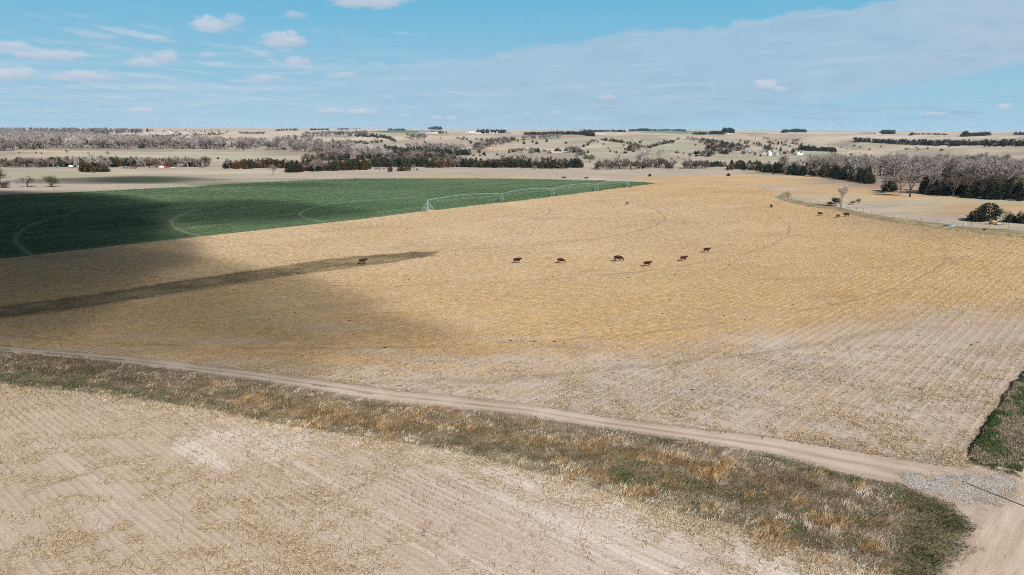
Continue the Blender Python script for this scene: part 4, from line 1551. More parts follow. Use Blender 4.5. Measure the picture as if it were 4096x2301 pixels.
def make_protos():
    for k, (kind, n, size) in enumerate([(0, 1500, .075), (0, 1500, .075), (1, 1600, .085), (2, 1900, .080), (0, 1300, .082), (2, 1800, .085)]):
        V, F, T = cedar_arrays(100 + k, n, size, kind)
        crown = mesh_np('crown', V, [F], M_CROWN, {'tone': T})
        tv, tf, tt = [], [], []
        limb(tv, tf, tt, (0, 0, -.02), (0, 0, .5), .022, .012, .45, 6)
        trunk = mesh_np('trunk', np.array(tv), [np.array(tf)], M_BARK, {'tone': np.array(tt)})
        PROTO.setdefault('cedar', []).append((trunk, crown))
        V, F, T = cedar_arrays(100 + k, 150, .20, kind)
        PROTO.setdefault('cedar_far', []).append((V, F, np.zeros((0, 3), int), T))
    specs = [dict(spread=.62), dict(spread=.50), dict(spread=.74, trunk=.18), dict(spread=.42, trunk=.30), dict(spread=.66, lean=.25), dict(spread=.85, trunk=.16)]
    for k, s in enumerate(specs):
        tr, cr = bare_arrays(200 + k, **s)
        PROTO.setdefault('bare', []).append((mesh_np('trunk', tr[0], [tr[1]], M_BARK, {'tone': tr[2]}), mesh_np('crown', cr[0], [cr[1], cr[2]], M_CROWN, {'tone': cr[3]})))
        s2 = dict(s)
        s2.update(lev=(4, 4), twigs=18, tw=.0105)
        tr, cr = bare_arrays(200 + k, **s2)
        V = np.concatenate([tr[0], cr[0]])
        o = len(tr[0])
        PROTO.setdefault('bare_far', []).append((V, np.concatenate([tr[1], cr[1] + o]), cr[2] + o, np.concatenate([tr[2], cr[3]])))
    for k in range(3):
        tr, cr = bare_arrays(300 + k, spread=.60, lev=(3, 4), twigs=16, tw=.0085, trunk=.42, multi=9)
        PROTO.setdefault('shrub', []).append((mesh_np('stems', tr[0], [tr[1]], M_BARK, {'tone': tr[2]}), mesh_np('crown', cr[0], [cr[1], cr[2]], M_CROWN, {'tone': cr[3]})))
        tr, cr = bare_arrays(300 + k, spread=.60, lev=(3,), twigs=12, tw=.028, trunk=.42, multi=8)
        V = np.concatenate([tr[0], cr[0]])
        o = len(tr[0])
        PROTO.setdefault('shrub_far', []).append((V, np.concatenate([tr[1], cr[1] + o]), cr[2] + o, np.concatenate([tr[2], cr[3]])))


make_protos()

GREEN = [(.030, .043, .022), (.038, .052, .026), (.026, .036, .020), (.046, .054, .026)]
RUST = [(.100, .056, .022), (.082, .050, .022), (.120, .066, .026), (.072, .046, .024)]
OLIVE = [(.062, .060, .026), (.054, .050, .024)]
DARK = [(.034, .032, .022), (.044, .034, .024), (.028, .034, .024), (.052, .038, .026)]
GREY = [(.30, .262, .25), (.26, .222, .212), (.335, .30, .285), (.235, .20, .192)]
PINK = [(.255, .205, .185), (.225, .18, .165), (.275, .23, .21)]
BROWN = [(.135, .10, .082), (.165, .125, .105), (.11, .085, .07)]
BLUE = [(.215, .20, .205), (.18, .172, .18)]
PALE = [(.40, .355, .33), (.44, .395, .37)]
SAGE = [(.115, .12, .065), (.10, .10, .06)]
TNAME = {id(GREEN): 'dark green', id(RUST): 'rust brown', id(OLIVE): 'olive green', id(DARK): 'blackish brown', id(GREY): 'pale grey', id(PINK): 'pinkish grey',
         id(BROWN): 'dark brown', id(BLUE): 'bluish grey', id(PALE): 'whitish', id(SAGE): 'sage green'}
CNAME = {'cedar': 'cedar_tree', 'bare': 'bare_tree', 'shrub': 'shrub'}
LWORD = {'cedar': 'cedar', 'bare': 'leafless tree', 'shrub': 'twiggy shrub'}
CAT = {'cedar': 'tree', 'bare': 'tree', 'shrub': 'shrub'}
TREES = []       # (kind, x, y, z, h, tint, tintname, where, squash, label)


def in_poly_px(poly, n):
    poly = np.asarray(poly, float)
    lo_, hi_ = poly.min(0), poly.max(0)
    out = []
    while sum(map(len, out)) < n:
        p = lo_ + rng.uniform(0, 1, (n * 3, 2)) * (hi_ - lo_)
        out.append(p[inside(p, poly)])
    return np.concatenate(out)[:n]


def on_line_px(line, n, th):
    line = np.asarray(line, float)
    s = np.sort(rng.uniform(0, 1, n)) * .35 + np.linspace(0, 1, n) * .65
    L = np.concatenate([[0], np.cumsum(np.linalg.norm(np.diff(line, axis=0), axis=1))])
    s = s * L[-1]
    p = np.stack([np.interp(s, L, line[:, 0]), np.interp(s, L, line[:, 1])], 1)
    p[:, 1] += rng.uniform(-1, 1, n) * th
    return p


def grove(kinds, pts, hm, where):
    """kinds: list of (kind, tint list, weight); hm: heights in metres"""
    P = G(pts)
    w = np.array([k[2] for k in kinds], float)
    ch = rng.choice(len(kinds), len(P), p=w / w.sum())
    for p, c in zip(P, ch):
        kind, tints, _ = kinds[c][:3]
        f = kinds[c][3] if len(kinds[c]) > 3 else 1.0
        h = rng.uniform(*hm) * f * 1.13
        tint = np.array(tints[rng.integers(len(tints))]) * rng.uniform(.85, 1.18)
        TREES.append((kind, p[0], p[1], p[2], h, tint, TNAME[id(tints)], where, rng.uniform(.85, 1.25), None))


def one(kind, tints, px, py, hpx, label, wide=1.0):
    """a single tree: base pixel and height in pixels of the photograph"""
    p = G([(px, py)])[0]
    dist = to_px(p)[0, 2]
    TREES.append((kind, p[0], p[1], p[2], hpx / FPX * dist, np.array(tints[rng.integers(len(tints))]), TNAME[id(tints)], None, wide, label))


CG, CR, CO, CD = ('cedar', GREEN), ('cedar', RUST), ('cedar', OLIVE), ('cedar', DARK)
# --- right: the riverside wood beyond the golden meadow
grove([('bare', GREY, 5), ('bare', PINK, 2), ('bare', PALE, 1)], in_poly_px([(3040, 684), (3300, 680), (3450, 668), (3700, 664), (4180, 664), (4180, 770), (3720, 738), (3480, 716), (3300, 700), (3060, 690)], 190), (10.5, 15), 'in the wide riverside wood beyond the golden meadow')
grove([CG + (5,), CR + (4,), CO + (2,), ('bare', PINK, 1.6, .9)], on_line_px([(2915, 676), (3000, 680), (3090, 690), (3200, 699), (3290, 706), (3390, 718), (3480, 731)], 74, 5), (6.5, 9.5), 'in the evergreen front of the riverside wood')
grove([('bare', BROWN, 3, 1.1), CD + (4,), CG + (2,), ('bare', SAGE, 2), CR + (1,)], on_line_px([(3690, 768), (3800, 782), (3900, 785), (4000, 790), (4150, 800)], 52, 10), (6.5, 10.5), 'in the dark near edge of the riverside wood')
grove([CR + (3,), CD + (2,), CG + (2,)], in_poly_px([(3480, 700), (3800, 725), (4090, 735), (4090, 700), (3800, 690)], 26), (7, 10), 'among the bare crowns inside the riverside wood')
one('cedar', DARK, 3556, 766, 56, 'plump blackish cedar standing at the near corner of the riverside wood', 1.4)
one('bare', PINK, 3640, 788, 112, 'large spreading leafless cottonwood with dark trunk at the meadow edge', 1.25)
one('bare', PINK, 3600, 776, 84, 'leafless tree between the plump dark cedar and the spreading cottonwood', 1.0)
one('bare', GREY, 3700, 778, 100, 'pale leafless tree just right of the spreading cottonwood', 1.1)
one('cedar', DARK, 3478, 733, 9, 'low dark cedar bush in front of the riverside wood, beside a thin pale sapling')
one('bare', PALE, 3503, 732, 30, 'thin pale sapling in front of the dark riverside cedars')
one('bare', GREY, 3407, 716, 40, 'pale leafless tree standing out before the dark cedar wall')
one('cedar', RUST, 3240, 703, 12, 'small rust cedar bush at the foot of the evergreen front, nearest its middle')
one('cedar', RUST, 3092, 698, 11, 'small rust cedar on the golden meadow just off the evergreen front')
one('cedar', GREEN, 3148, 700, 12, 'small dark green cedar on the golden meadow just off the evergreen front')
one('cedar', OLIVE, 2913, 704, 13, 'lone olive cedar leaning to the left on the open golden meadow', 1.5)
one('cedar', OLIVE, 2599, 706, 13, 'lone round olive cedar on the open meadow past the wheat tip', 1.25)
one('bare', PALE, 3362, 828, 88, 'tall thin leafless tree in the gully beside the fence', .8)
one('shrub', SAGE, 3342, 824, 34, 'sage coloured bush against the tall thin tree in the gully', 1.2)
one('shrub', BROWN, 3320, 824, 16, 'low brown brush left of the tall thin tree in the gully', 1.8)
one('shrub', PINK, 3411, 820, 18, 'round pinkish brush right of the tall thin tree in the gully', 1.4)
one('shrub', BLUE, 3434, 813, 19, 'grey dead brush heap farther up the gully', 1.2)
# --- right: cedars by the hay
one('cedar', DARK, 3908, 886, 62, 'broad dark cedar with rusty top, leftmost by the hay pile', 1.5)
one('cedar', GREEN, 3952, 884, 72, 'tallest dark green cedar of the group by the hay pile', 1.45)
one('bare', GREY, 4002, 884, 50, 'grey leafless tree between the cedars by the hay pile', 1.2)
one('cedar', OLIVE, 4038, 890, 46, 'olive cedar right of the grey leafless tree by the hay pile', 1.35)
one('cedar', DARK, 4086, 893, 50, 'dark cedar cut by the right border, farthest from the hay pile', 1.5)
# --- right: shelterbelt on the rise and scattered hillside cedars
grove([CD + (6,), CG + (2,), CR + (1,), ('bare', BROWN, 1.2)], on_line_px([(3412, 567), (3470, 569), (3560, 575), (3590, 577)], 30, 1.0), (8.0, 10.5), 'in the left part of the long dark shelterbelt')
grove([CD + (6,), CG + (3,), ('bare', BROWN, 2)], on_line_px([(3594, 577), (3670, 580), (3760, 581), (3900, 581), (4000, 582), (4130, 584)], 88, 1.2), (8.0, 11), 'in the right part of the long dark shelterbelt')
for k, (px, py, h, tn) in enumerate([(3478, 601, 8, 'dark'), (3523, 589, 7, 'dark'), (3624, 598, 8, 'dark'), (3636, 597, 5, 'small dark'), (3664, 592, 6, 'dark'), (3672, 600, 7, 'dark'), (3710, 597, 9, 'dark'), (3767, 603, 10, 'dark'),
                                    (3797, 588, 6, 'dark'), (3938, 590, 6, 'dark'), (3957, 587, 8, 'dark'), (3980, 588, 8, 'dark'), (4012, 588, 9, 'dark'), (4066, 586, 9, 'dark'), (3363, 592, 6, 'dark'), (3386, 596, 5, 'dark'), (3418, 585, 8, 'dark'), (3442, 590, 6, 'dark')]):
    TREES.append(('cedar', *G([(px, py)])[0], h / FPX * to_px(G([(px, py)]))[0, 2], np.array(DARK[k % 4]), 'dark', 'standing singly on the pale slope under the shelterbelt', 1.5, None))
one('cedar', GREEN, 3404, 622, 12, 'dark green cedar standing alone above the bare crowns, right of the farm', 1.3)
one('cedar', GREEN, 3352, 622, 7, 'small green cedar at the end of the farm hedge', 1.3)
one('cedar', DARK, 3341, 616, 16, 'last dark cedar of the farm hedge, set lower than the rest', 1.0)
one('bare', PINK, 3325, 619, 13, 'rounded leafless tree at the right end of the farm lawn', 1.2)
# --- farm
grove([CD + (4,), CG + (3,), CR + (2,)], on_line_px([(3196, 600), (3230, 602), (3262, 603)], 22, 1.5), (7, 9.5), 'in the left half of the cedar hedge behind the arched shed')
grove([CD + (4,), CG + (4,), CR + (1,)], on_line_px([(3270, 604), (3300, 605), (3340, 608)], 22, 1.5), (6.5, 9), 'in the right half of the cedar hedge behind the arched shed')
one('shrub', SAGE, 3068, 609, 27, 'broad sage green willow behind the grain bins', 1.8)
one('cedar', RUST, 3020, 622, 15, 'rust cedar just right of the grey barn', 1.0)
one('cedar', GREEN, 3042, 626, 11, 'small green cedar on the grass between barn and grain bins', 1.1)
one('cedar', GREEN, 3171, 612, 23, 'dark green cedar behind the red brown shed', .9)
one('bare', PINK, 3182, 608, 18, 'pinkish leafless tree between shed and house', .9)
one('cedar', GREEN, 3122, 606, 20, 'dark green cedar behind the grain bins, right of the red roof', 1.0)
one('cedar', RUST, 3105, 602, 14, 'rust cedar behind the red roof', 1.0)
one('shrub', BROWN, 2972, 618, 14, 'leafless bush at the left end of the grey barn', 1.5)
# --- wooded draw left of the farm
grove([CG + (4,), CR + (4,), CD + (3,), ('bare', BROWN, 2), ('bare', PINK, 2.5), ('bare', GREY, 1.5)], in_poly_px([(2795, 568), (2850, 566), (2905, 574), (2990, 590), (3000, 606), (2960, 604), (2920, 616), (2880, 622), (2850, 605), (2800, 588)], 92), (5.5, 8.5), 'in the wooded draw left of the grey barn')
grove([CR + (4,), CD + (3,), CG + (3,)], in_poly_px([(2935, 566), (3060, 568), (3170, 575), (3260, 575), (3240, 590), (3130, 590), (3020, 590)], 30), (4, 6.5), 'scattered on the slope above the farm')
grove([('bare', PINK, 1), ('bare', BROWN, 1)], in_poly_px([(3020, 556), (3060, 558), (3200, 566), (3180, 572), (3100, 570)], 9), (6, 8), 'scattered on the upper slope above the farm')
grove([('bare', BROWN, 3), ('bare', PINK, 2)], on_line_px([(2752, 562), (2800, 565), (2850, 568)], 14, 2), (5.5, 8), 'in the brushy row at the top of the wooded draw')
grove([('bare', BROWN, 2), CG + (2,), CR + (2,)], in_poly_px([(2810, 612), (2880, 615), (2890, 628), (2810, 630)], 12), (5, 8), 'at the foot of the wooded draw')
# --- hills in the middle distance
grove([CR + (5,), CD + (4,), ('bare', SAGE, 1)], on_line_px([(2408, 561), (2440, 565), (2480, 570), (2494, 573)], 16, 2), (5, 8), 'in the dark row along the hill crest')
grove([CG + (3,), CR + (3,), CD + (3,)], on_line_px([(2500, 575), (2540, 582), (2580, 592), (2585, 600)], 14, 2), (4, 6.5), 'in the line running down the gully between the hills')
grove([CR + (5,), CG + (2,), ('bare', PINK, 3)], in_poly_px([(2480, 589), (2540, 588), (2562, 602), (2550, 610), (2505, 606)], 22), (5, 8), 'in the thicket in the fold of the hills')
grove([CG + (3,), CD + (3,), CR + (3,), ('bare', BROWN, 2)], on_line_px([(2590, 594), (2625, 584), (2660, 576), (2700, 570)], 18, 2.5), (4.5, 7.5), 'in the line climbing the right hand hill')
for k, (px, py, h, tn, lab) in enumerate([
        (2096, 577, 11, DARK, 'dark cedar, leftmost single one on the round tan hill'), (2131, 571, 9, DARK, 'dark cedar high on the round tan hill, second from its left'),
        (2147, 577, 12, RUST, 'rust cedar beside a smaller one on the round tan hill'), (2187, 568, 11, DARK, 'dark cedar at the crest of the round tan hill'),
        (2264, 575, 10, GREEN, 'solitary green cedar on the tan hill, right of the crest'), (2335, 587, 11, GREEN, 'dark green cedar at the start of the brush line on the slope'),
        (2352, 582, 10, RUST, 'rust cedar in the brush line on the slope'), (2391, 570, 8, RUST, 'rust cedar above the end of the brush line'), (2364, 563, 6, DARK, 'tiny dark cedar near the hilltop edge'),
        (2352, 611, 11, RUST, 'round rust cedar bush on the pasture floor at the hill foot'), (2332, 620, 17, GREEN, 'pointed green cedar at the end of the hill foot thicket'),
        (2224, 605, 12, RUST, 'left rust cedar of the three at the hill foot'), (2232, 605, 13, RUST, 'middle rust cedar of the three at the hill foot'), (2241, 606, 9, RUST, 'right rust cedar of the three at the hill foot'),
        (2150, 608, 18, GREEN, 'green cedar with a forked top at the left hill foot'), (2052, 610, 12, OLIVE, 'round olive cedar above the river bend'), (2262, 604, 10, RUST, 'rust cedar beside the leafless thicket at the hill foot'),
        (2441, 607, 9, GREEN, 'green cedar bush low on the pale hillside, leftmost of four'), (2466, 613, 10, RUST, 'larger rust cedar bush low on the pale hillside, second of four'), (2457, 609, 6, RUST, 'small rust cedar bush low on the pale hillside'),
        (2498, 615, 10, RUST, 'rust cedar bush low on the pale hillside, third of four'), (2506, 614, 8, RUST, 'last rust cedar bush low on the pale hillside'), (2483, 610, 4, RUST, 'tiny cedar bush low on the pale hillside'),
        (2560, 573, 11, GREEN, 'pointed cedar standing beside a thin leafless tree on the upper pasture'), (2706, 612, 9, RUST, 'rust cedar bush at the foot of the right hand hill'), (2715, 612, 5, RUST, 'smaller rust bush at the foot of the right hand hill'),
        (2735, 614, 6, GREEN, 'low green cedar bush at the foot of the right hand hill'), (2781, 615, 13, GREEN, 'left cedar of the dark pair before the wooded draw'), (2792, 616, 16, GREEN, 'right, taller cedar of the dark pair before the wooded draw'),
        (2785, 627, 11, GREEN, 'dark green cedar below the dark pair before the wooded draw'), (2433, 597, 6, GREEN, 'small green cedar halfway up the pale hillside'), (2415, 578, 6, GREEN, 'small green cedar on the pale hilltop'),
        (2782, 583, 7, DARK, 'dark cedar at the left tip of the wooded draw'), (1917, 613, 13, RUST, 'pointed rust cedar on the river meadow'), (1936, 620, 14, GREEN, 'round green cedar on the river meadow'),
        (1894, 625, 9, RUST, 'rust cedar bush at the end of the dark riverside row'), (1920, 624, 8, RUST, 'low rust bush on the river meadow'), (1941, 625, 7, RUST, 'low rust bush under the round green cedar'), (1988, 621, 9, GREEN, 'low green cedar standing apart on the river meadow')]):
    one('cedar', tn, px, py, h, lab, 1.35)
one('bare', PINK, 2567, 572, 16, 'thin leafless tree beside the pointed cedar on the upper pasture', .7)
one('bare', PINK, 2530, 568, 13, 'thin leafless tree alone on the upper pasture', .8)
one('bare', PINK, 2657, 572, 15, 'slim leafless tree at the top of the climbing line', .7)
one('bare', BROWN, 2690, 573, 14, 'two-stemmed spreading leafless tree on the hill shoulder', 1.5)
one('shrub', PINK, 2714, 560, 10, 'pinkish leafless clump on the upper pasture', 1.6)
grove([('bare', BROWN, 2), ('bare', PINK, 2), CG + (2,), ('shrub', BLUE, 1, .8)], on_line_px([(2035, 610), (2090, 612), (2120, 605), (2200, 615)], 18, 3), (5, 9), 'in the broken thicket at the foot of the tan hill')
grove([('bare', PINK, 3), ('bare', BLUE, 2), CR + (1,), CG + (1,)], on_line_px([(2268, 606), (2300, 608), (2330, 620)], 13, 3), (6, 10), 'in the thicket at the right foot of the tan hill')
grove([('bare', BLUE, 2), ('bare', PINK, 1), CR + (1,)], on_line_px([(2350, 578), (2380, 568)], 8, 1.5), (4.5, 7), 'in the brush line on the slope')
one('shrub', BLUE, 2125, 618, 16, 'wide grey brush at the water meadow edge', 1.8)
one('shrub', PINK, 2305, 634, 15, 'small pinkish brush alone on the flat meadow', 1.2)
one('bare', SAGE, 2360, 650, 32, 'umbrella shaped olive tree alone on the flat meadow', 1.5)
one('bare', SAGE, 2524, 677, 33, 'broad round olive green tree at the front of the creek row', 1.5)
# --- creek row, centre right
grove([('bare', PINK, 4), ('bare', BROWN, 4), ('shrub', BROWN, 2, .6), ('shrub', PINK, 2, .6)], on_line_px([(2385, 676), (2440, 676), (2500, 674)], 22, 4), (5.5, 9), 'in the left stretch of the leafless creek row')
grove([('bare', GREY, 2, 1.2), ('bare', BROWN, 4), CG + (2, .8), ('shrub', BROWN, 2, .6)], on_line_px([(2545, 676), (2600, 671), (2670, 673), (2690, 676)], 28, 4), (6, 9.5), 'in the middle stretch of the leafless creek row')
grove([('bare', BROWN, 5), ('bare', PINK, 2), ('shrub', BROWN, 1, .7)], on_line_px([(2735, 676), (2790, 673), (2830, 674)], 24, 3), (6, 9), 'in the brown thicket at the right end of the creek row')
grove([CG + (1,)], on_line_px([(2826, 668), (2860, 668), (2900, 667)], 12, 2), (4, 6.5), 'in the low dark row between creek thicket and riverside wood')
one('bare', PALE, 2561, 676, 82, 'tallest whitish cottonwood with a slender trunk in the creek row', .75)
one('bare', PALE, 2587, 655, 62, 'bleached leafless cottonwood with crooked limbs behind the creek row', 1.0)
one('bare', PALE, 2476, 652, 40, 'wide whitish leafless tree behind the olive green tree', 1.2)
one('bare', PALE, 2640, 648, 52, 'bleached spreading tree on the meadow behind the creek row', 1.1)
one('bare', PINK, 2756, 640, 30, 'rounded pinkish tree on the meadow behind the brown thicket', 1.2)
one('bare', PINK, 2505, 646, 13, 'little leafless tree alone behind the creek row', 1.1)
one('bare', PINK, 2683, 648, 18, 'slim pinkish tree alone behind the creek row', .7)
one('bare', PINK, 2712, 636, 14, 'small wind-bent tree on the meadow behind the creek row', 1.0)
# --- evergreen belt behind the wheat, centre
grove([CG + (5,), CO + (4,), CR + (3,), CD + (2,)], on_line_px([(1840, 667), (1900, 668), (1990, 669), (2080, 671), (2180, 672), (2270, 672)], 70, 3), (5.5, 8.5), 'in the long evergreen belt behind the wheat tip')
grove([CD + (3,), CR + (3,), CG + (2,)], on_line_px([(2276, 670), (2320, 670)], 10, 2), (6.5, 8.5), 'in the dark knot at the right end of the evergreen belt')
grove([('bare', SAGE, 2), ('bare', PINK, 1.5), ('bare', BROWN, 1)], on_line_px([(2010, 655), (2065, 664), (2140, 664), (2190, 660), (2260, 664)], 12, 3), (7.5, 10.5), 'rising out of the long evergreen belt')
grove([('bare', PINK, 5), ('bare', BROWN, 4), CG + (3,), CR + (2,)], on_line_px([(1695, 668), (1760, 668), (1840, 667)], 34, 4), (6.5, 9.5), 'in the leafless stretch before the river bend')
grove([CR + (5,), CG + (5,), CD + (3,), ('bare', BROWN, 4), ('bare', PINK, 3)], in_poly_px([(1480, 640), (1560, 628), (1700, 622), (1840, 640), (1850, 660), (1700, 662), (1600, 668), (1480, 662)], 95), (6, 9), 'in the deep mixed wood behind the wheat')
grove([CG + (5,), CR + (2,), CD + (2,), CO + (2,)], on_line_px([(1485, 668), (1560, 667), (1640, 666), (1690, 668)], 34, 3), (6, 8.5), 'along the front of the mixed wood behind the wheat')
grove([CR + (6,), CG + (6,), ('bare', PINK, 1.6)], on_line_px([(1150, 688), (1200, 687), (1262, 684), (1330, 681), (1400, 679), (1470, 678)], 44, 3), (7.0, 9.6), 'in the big rust and green clump jutting towards the wheat')
grove([CR + (5,), CG + (5,), ('bare', PINK, 1)], on_line_px([(905, 674), (960, 674), (1020, 673), (1090, 671), (1150, 672)], 40, 3), (6.2, 8.8), 'in the rust and green row behind the pale pasture')
grove([('bare', PINK, 3), CG + (3,), ('bare', BROWN, 2), CR + (2,)], on_line_px([(1210, 648), (1290, 642), (1380, 642), (1450, 645)], 34, 5), (5.5, 8.5), 'in the second rank behind the jutting clump')
one('cedar', GREEN, 1561, 688, 19, 'small dark green cedar alone in front of the mixed wood', 1.4)
one('cedar', OLIVE, 1606, 684, 25, 'broad olive cedar at the near edge of the mixed wood', 1.7)
one('cedar', OLIVE, 1632, 683, 23, 'second broad olive cedar at the near edge of the mixed wood', 1.5)
one('bare', PINK, 1656, 682, 24, 'leafless tree right of the two broad olive cedars', 1.1)
one('cedar', RUST, 1669, 680, 7, 'tiny rust bush at the end of the mixed wood edge', 1.5)
one('shrub', PINK, 2139, 678, 15, 'pinkish bush alone in front of the long evergreen belt', 1.2)
one('bare', PALE, 1414, 650, 36, 'white barked tree leaning over the jutting clump', .9)
one('bare', PINK, 1093, 702, 44, 'dead tree with broken limbs on the pale pasture', .9)
one('cedar', RUST, 872, 637, 10, 'small rust cedar alone on the hay field', 1.2)
grove([('bare', PINK, 4), ('bare', BROWN, 3), ('bare', GREY, 2), CG + (2, .8), CR + (1.5, .8)], in_poly_px([(1240, 612), (1420, 618), (1530, 626), (1560, 640), (1440, 640), (1300, 636), (1230, 626)], 90), (7.5, 11), 'in the leafless wood behind the second rank')
grove([('bare', PINK, 3), ('bare', BROWN, 3), CG + (2,), CR + (2,), CD + (1,)], in_poly_px([(1560, 628), (1700, 624), (1800, 632), (1760, 642), (1640, 640)], 60), (7, 10), 'in the brown wood between the riverside row and the mixed wood')
# --- far middle: leafless woods and dark rows
grove([('bare', GREY, 4), ('bare', BLUE, 3), ('bare', PINK, 3), CG + (.8, .6), CR + (.6, .6)], in_poly_px([(1000, 575), (1100, 556), (1240, 548), (1300, 575), (1420, 590), (1400, 618), (1250, 612), (1100, 604), (1000, 604)], 150), (10, 15), 'in the grey creek wood beyond the hay field')
grove([('bare', PALE, 1)], in_poly_px([(1418, 612), (1470, 606), (1535, 612), (1530, 624), (1430, 624)], 26), (11, 14.5), 'in the bright whitish cottonwood stand')
grove([('bare', GREY, 3), ('bare', PINK, 2), ('bare', PALE, 1)], on_line_px([(1625, 596), (1700, 602), (1780, 604), (1850, 606)], 46, 6), (10, 14), 'in the tall pale stand along the river')
grove([CG + (5,), CD + (3,), CO + (1,)], on_line_px([(1530, 596), (1600, 606), (1700, 612), (1800, 618), (1880, 622)], 70, 5), (6, 9), 'in the dark riverside row under the pale stand')
grove([('bare', BROWN, 3), ('bare', BLUE, 3), ('bare', PINK, 2)], in_poly_px([(1880, 585), (1970, 572), (2040, 566), (2020, 582), (1960, 592), (1900, 612)], 40), (8, 12), 'in the leafless wood on the bend of the river')
grove([CR + (4,), CG + (3,), CD + (2,), ('bare', BROWN, 2)], in_poly_px([(1960, 560), (2040, 556), (2100, 562), (2040, 572), (1970, 570)], 28), (5.5, 8.5), 'on the far bank rise above the river wood')
for k, (px, py, h) in enumerate([(1762, 554, 6), (1830, 556, 9), (1838, 557, 7), (1848, 561, 10), (1855, 556, 10), (1867, 560, 10), (1906, 561, 9), (1926, 565, 12), (1948, 564, 11), (1956, 566, 11), (1970, 567, 8)]):
    TREES.append(('cedar', *G([(px, py)])[0], h / FPX * to_px(G([(px, py)]))[0, 2], np.array((RUST + DARK)[k % 8]), 'rust and dark', 'in the loose string along the pale ridge beyond the river', 1.35, None))
grove([CR + (4,), CG + (4,), CD + (3,)], on_line_px([(1340, 578), (1400, 575), (1440, 574), (1480, 576), (1530, 570)], 26, 3), (6, 9), 'along the lower side of the cattle pasture')
grove([CG + (3,), CD + (4,)], on_line_px([(1420, 545), (1480, 546), (1540, 553), (1580, 565)], 34, 3), (7, 10), 'in the dark row along the upper side of the cattle pasture')
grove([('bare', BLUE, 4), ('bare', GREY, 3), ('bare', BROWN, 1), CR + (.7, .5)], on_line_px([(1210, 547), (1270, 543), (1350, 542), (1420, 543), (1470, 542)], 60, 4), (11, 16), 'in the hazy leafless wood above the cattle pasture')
grove([('bare', BLUE, 1), ('bare', PINK, 1)], on_line_px([(1630, 553), (1660, 556), (1700, 556)], 14, 4), (12, 18), 'thin and tall before the tan ridge')
grove([('bare', GREY, 3), ('bare', BLUE, 1)], on_line_px([(2090, 560), (2150, 556), (2240, 555)], 22, 2), (8, 12), 'in the misty leafless row behind the tan hill')
# --- left: belts and the great grey wood
grove([('shrub', BROWN, 4, .8), ('shrub', PINK, 3, .8), ('bare', PINK, 3), ('bare', BROWN, 2), CG + (.8,)], on_line_px([(-30, 667), (60, 667), (130, 667), (200, 666)], 50, 4), (6, 9), 'in the brown brushy left end of the tree belt')
grove([('bare', PINK, 4), ('bare', GREY, 2), CG + (4,), CR + (1.6,), ('bare', BROWN, 2)], on_line_px([(210, 667), (300, 667), (420, 667), (520, 666), (600, 667)], 76, 4), (6.5, 10), 'in the tree belt behind the parked farm machines')
grove([('bare', PINK, 6), ('bare', BROWN, 2), CG + (2, .8), ('shrub', PINK, 2, .7)], on_line_px([(610, 668), (700, 667), (780, 666), (830, 668)], 40, 3), (6.5, 10), 'in the leafless right end of the tree belt')
grove([CG + (5,), CR + (3,)], on_line_px([(322, 684), (345, 687), (375, 688), (400, 686)], 13, 3), (5.5, 8), 'in the cedar clump that juts into the pasture')
one('cedar', OLIVE, 420, 688, 30, 'round olive cedar at the right of the jutting clump', 1.5)
one('bare', PALE, 366, 672, 62, 'tall white-limbed cottonwood rising over the jutting cedar clump', .9)
one('bare', PALE, 308, 671, 44, 'white forked tree stump with broken top beside the jutting clump', .6)
one('cedar', GREEN, 78, 650, 24, 'pointed dark cedar poking above the brown brush', 1.0)
one('bare', PALE, 272, 622, 28, 'round pale tree alone on the hay field', 1.1)
one('bare', PINK, 432, 626, 22, 'thin leafless tree alone on the hay field behind the belt', .8)
one('cedar', RUST, 144, 615, 9, 'small rust cedar on the hay field margin, right of three', 1.2)
one('cedar', RUST, 78, 613, 7, 'small rust cedar on the hay field margin, by the grey wood', 1.3)
one('shrub', BROWN, 166, 617, 6, 'tiny brown bush on the hay field margin', 1.6)
one('shrub', SAGE, 205, 748, 44, 'dense olive brown bush standing by the fence behind the wheat', 1.3)
one('bare', PINK, 112, 748, 42, 'sparse leafless sapling with crooked stem left of the dense bush', 1.3)
one('bare', BROWN, 12, 750, 84, 'large dark leafless tree cut by the left border', 1.1)
one('shrub', BROWN, 22, 752, 26, 'dark undergrowth round the foot of the large leafless tree', 1.8)
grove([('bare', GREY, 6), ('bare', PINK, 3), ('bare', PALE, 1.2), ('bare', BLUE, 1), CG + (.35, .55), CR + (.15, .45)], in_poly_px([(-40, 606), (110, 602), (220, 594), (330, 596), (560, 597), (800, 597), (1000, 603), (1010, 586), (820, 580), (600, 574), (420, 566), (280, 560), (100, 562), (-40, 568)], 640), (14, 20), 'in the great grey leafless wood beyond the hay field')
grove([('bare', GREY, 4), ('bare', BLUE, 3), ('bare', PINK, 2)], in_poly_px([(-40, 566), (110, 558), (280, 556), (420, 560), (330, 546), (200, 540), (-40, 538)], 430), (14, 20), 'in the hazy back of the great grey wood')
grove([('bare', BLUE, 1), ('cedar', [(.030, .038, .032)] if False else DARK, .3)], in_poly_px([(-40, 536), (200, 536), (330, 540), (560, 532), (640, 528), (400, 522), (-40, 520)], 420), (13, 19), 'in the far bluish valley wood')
grove([('bare', BROWN, 2), CD + (3,), CG + (2,)], on_line_px([(610, 550), (650, 549), (700, 545), (726, 541)], 24, 1.5), (7, 10), 'in the dark row on the near left ridge')
grove([('bare', BROWN, 2), CD + (3,)], on_line_px([(722, 550), (760, 547), (800, 545), (905, 538)], 22, 1.5), (7, 10), 'in the broken row along the left ridge')
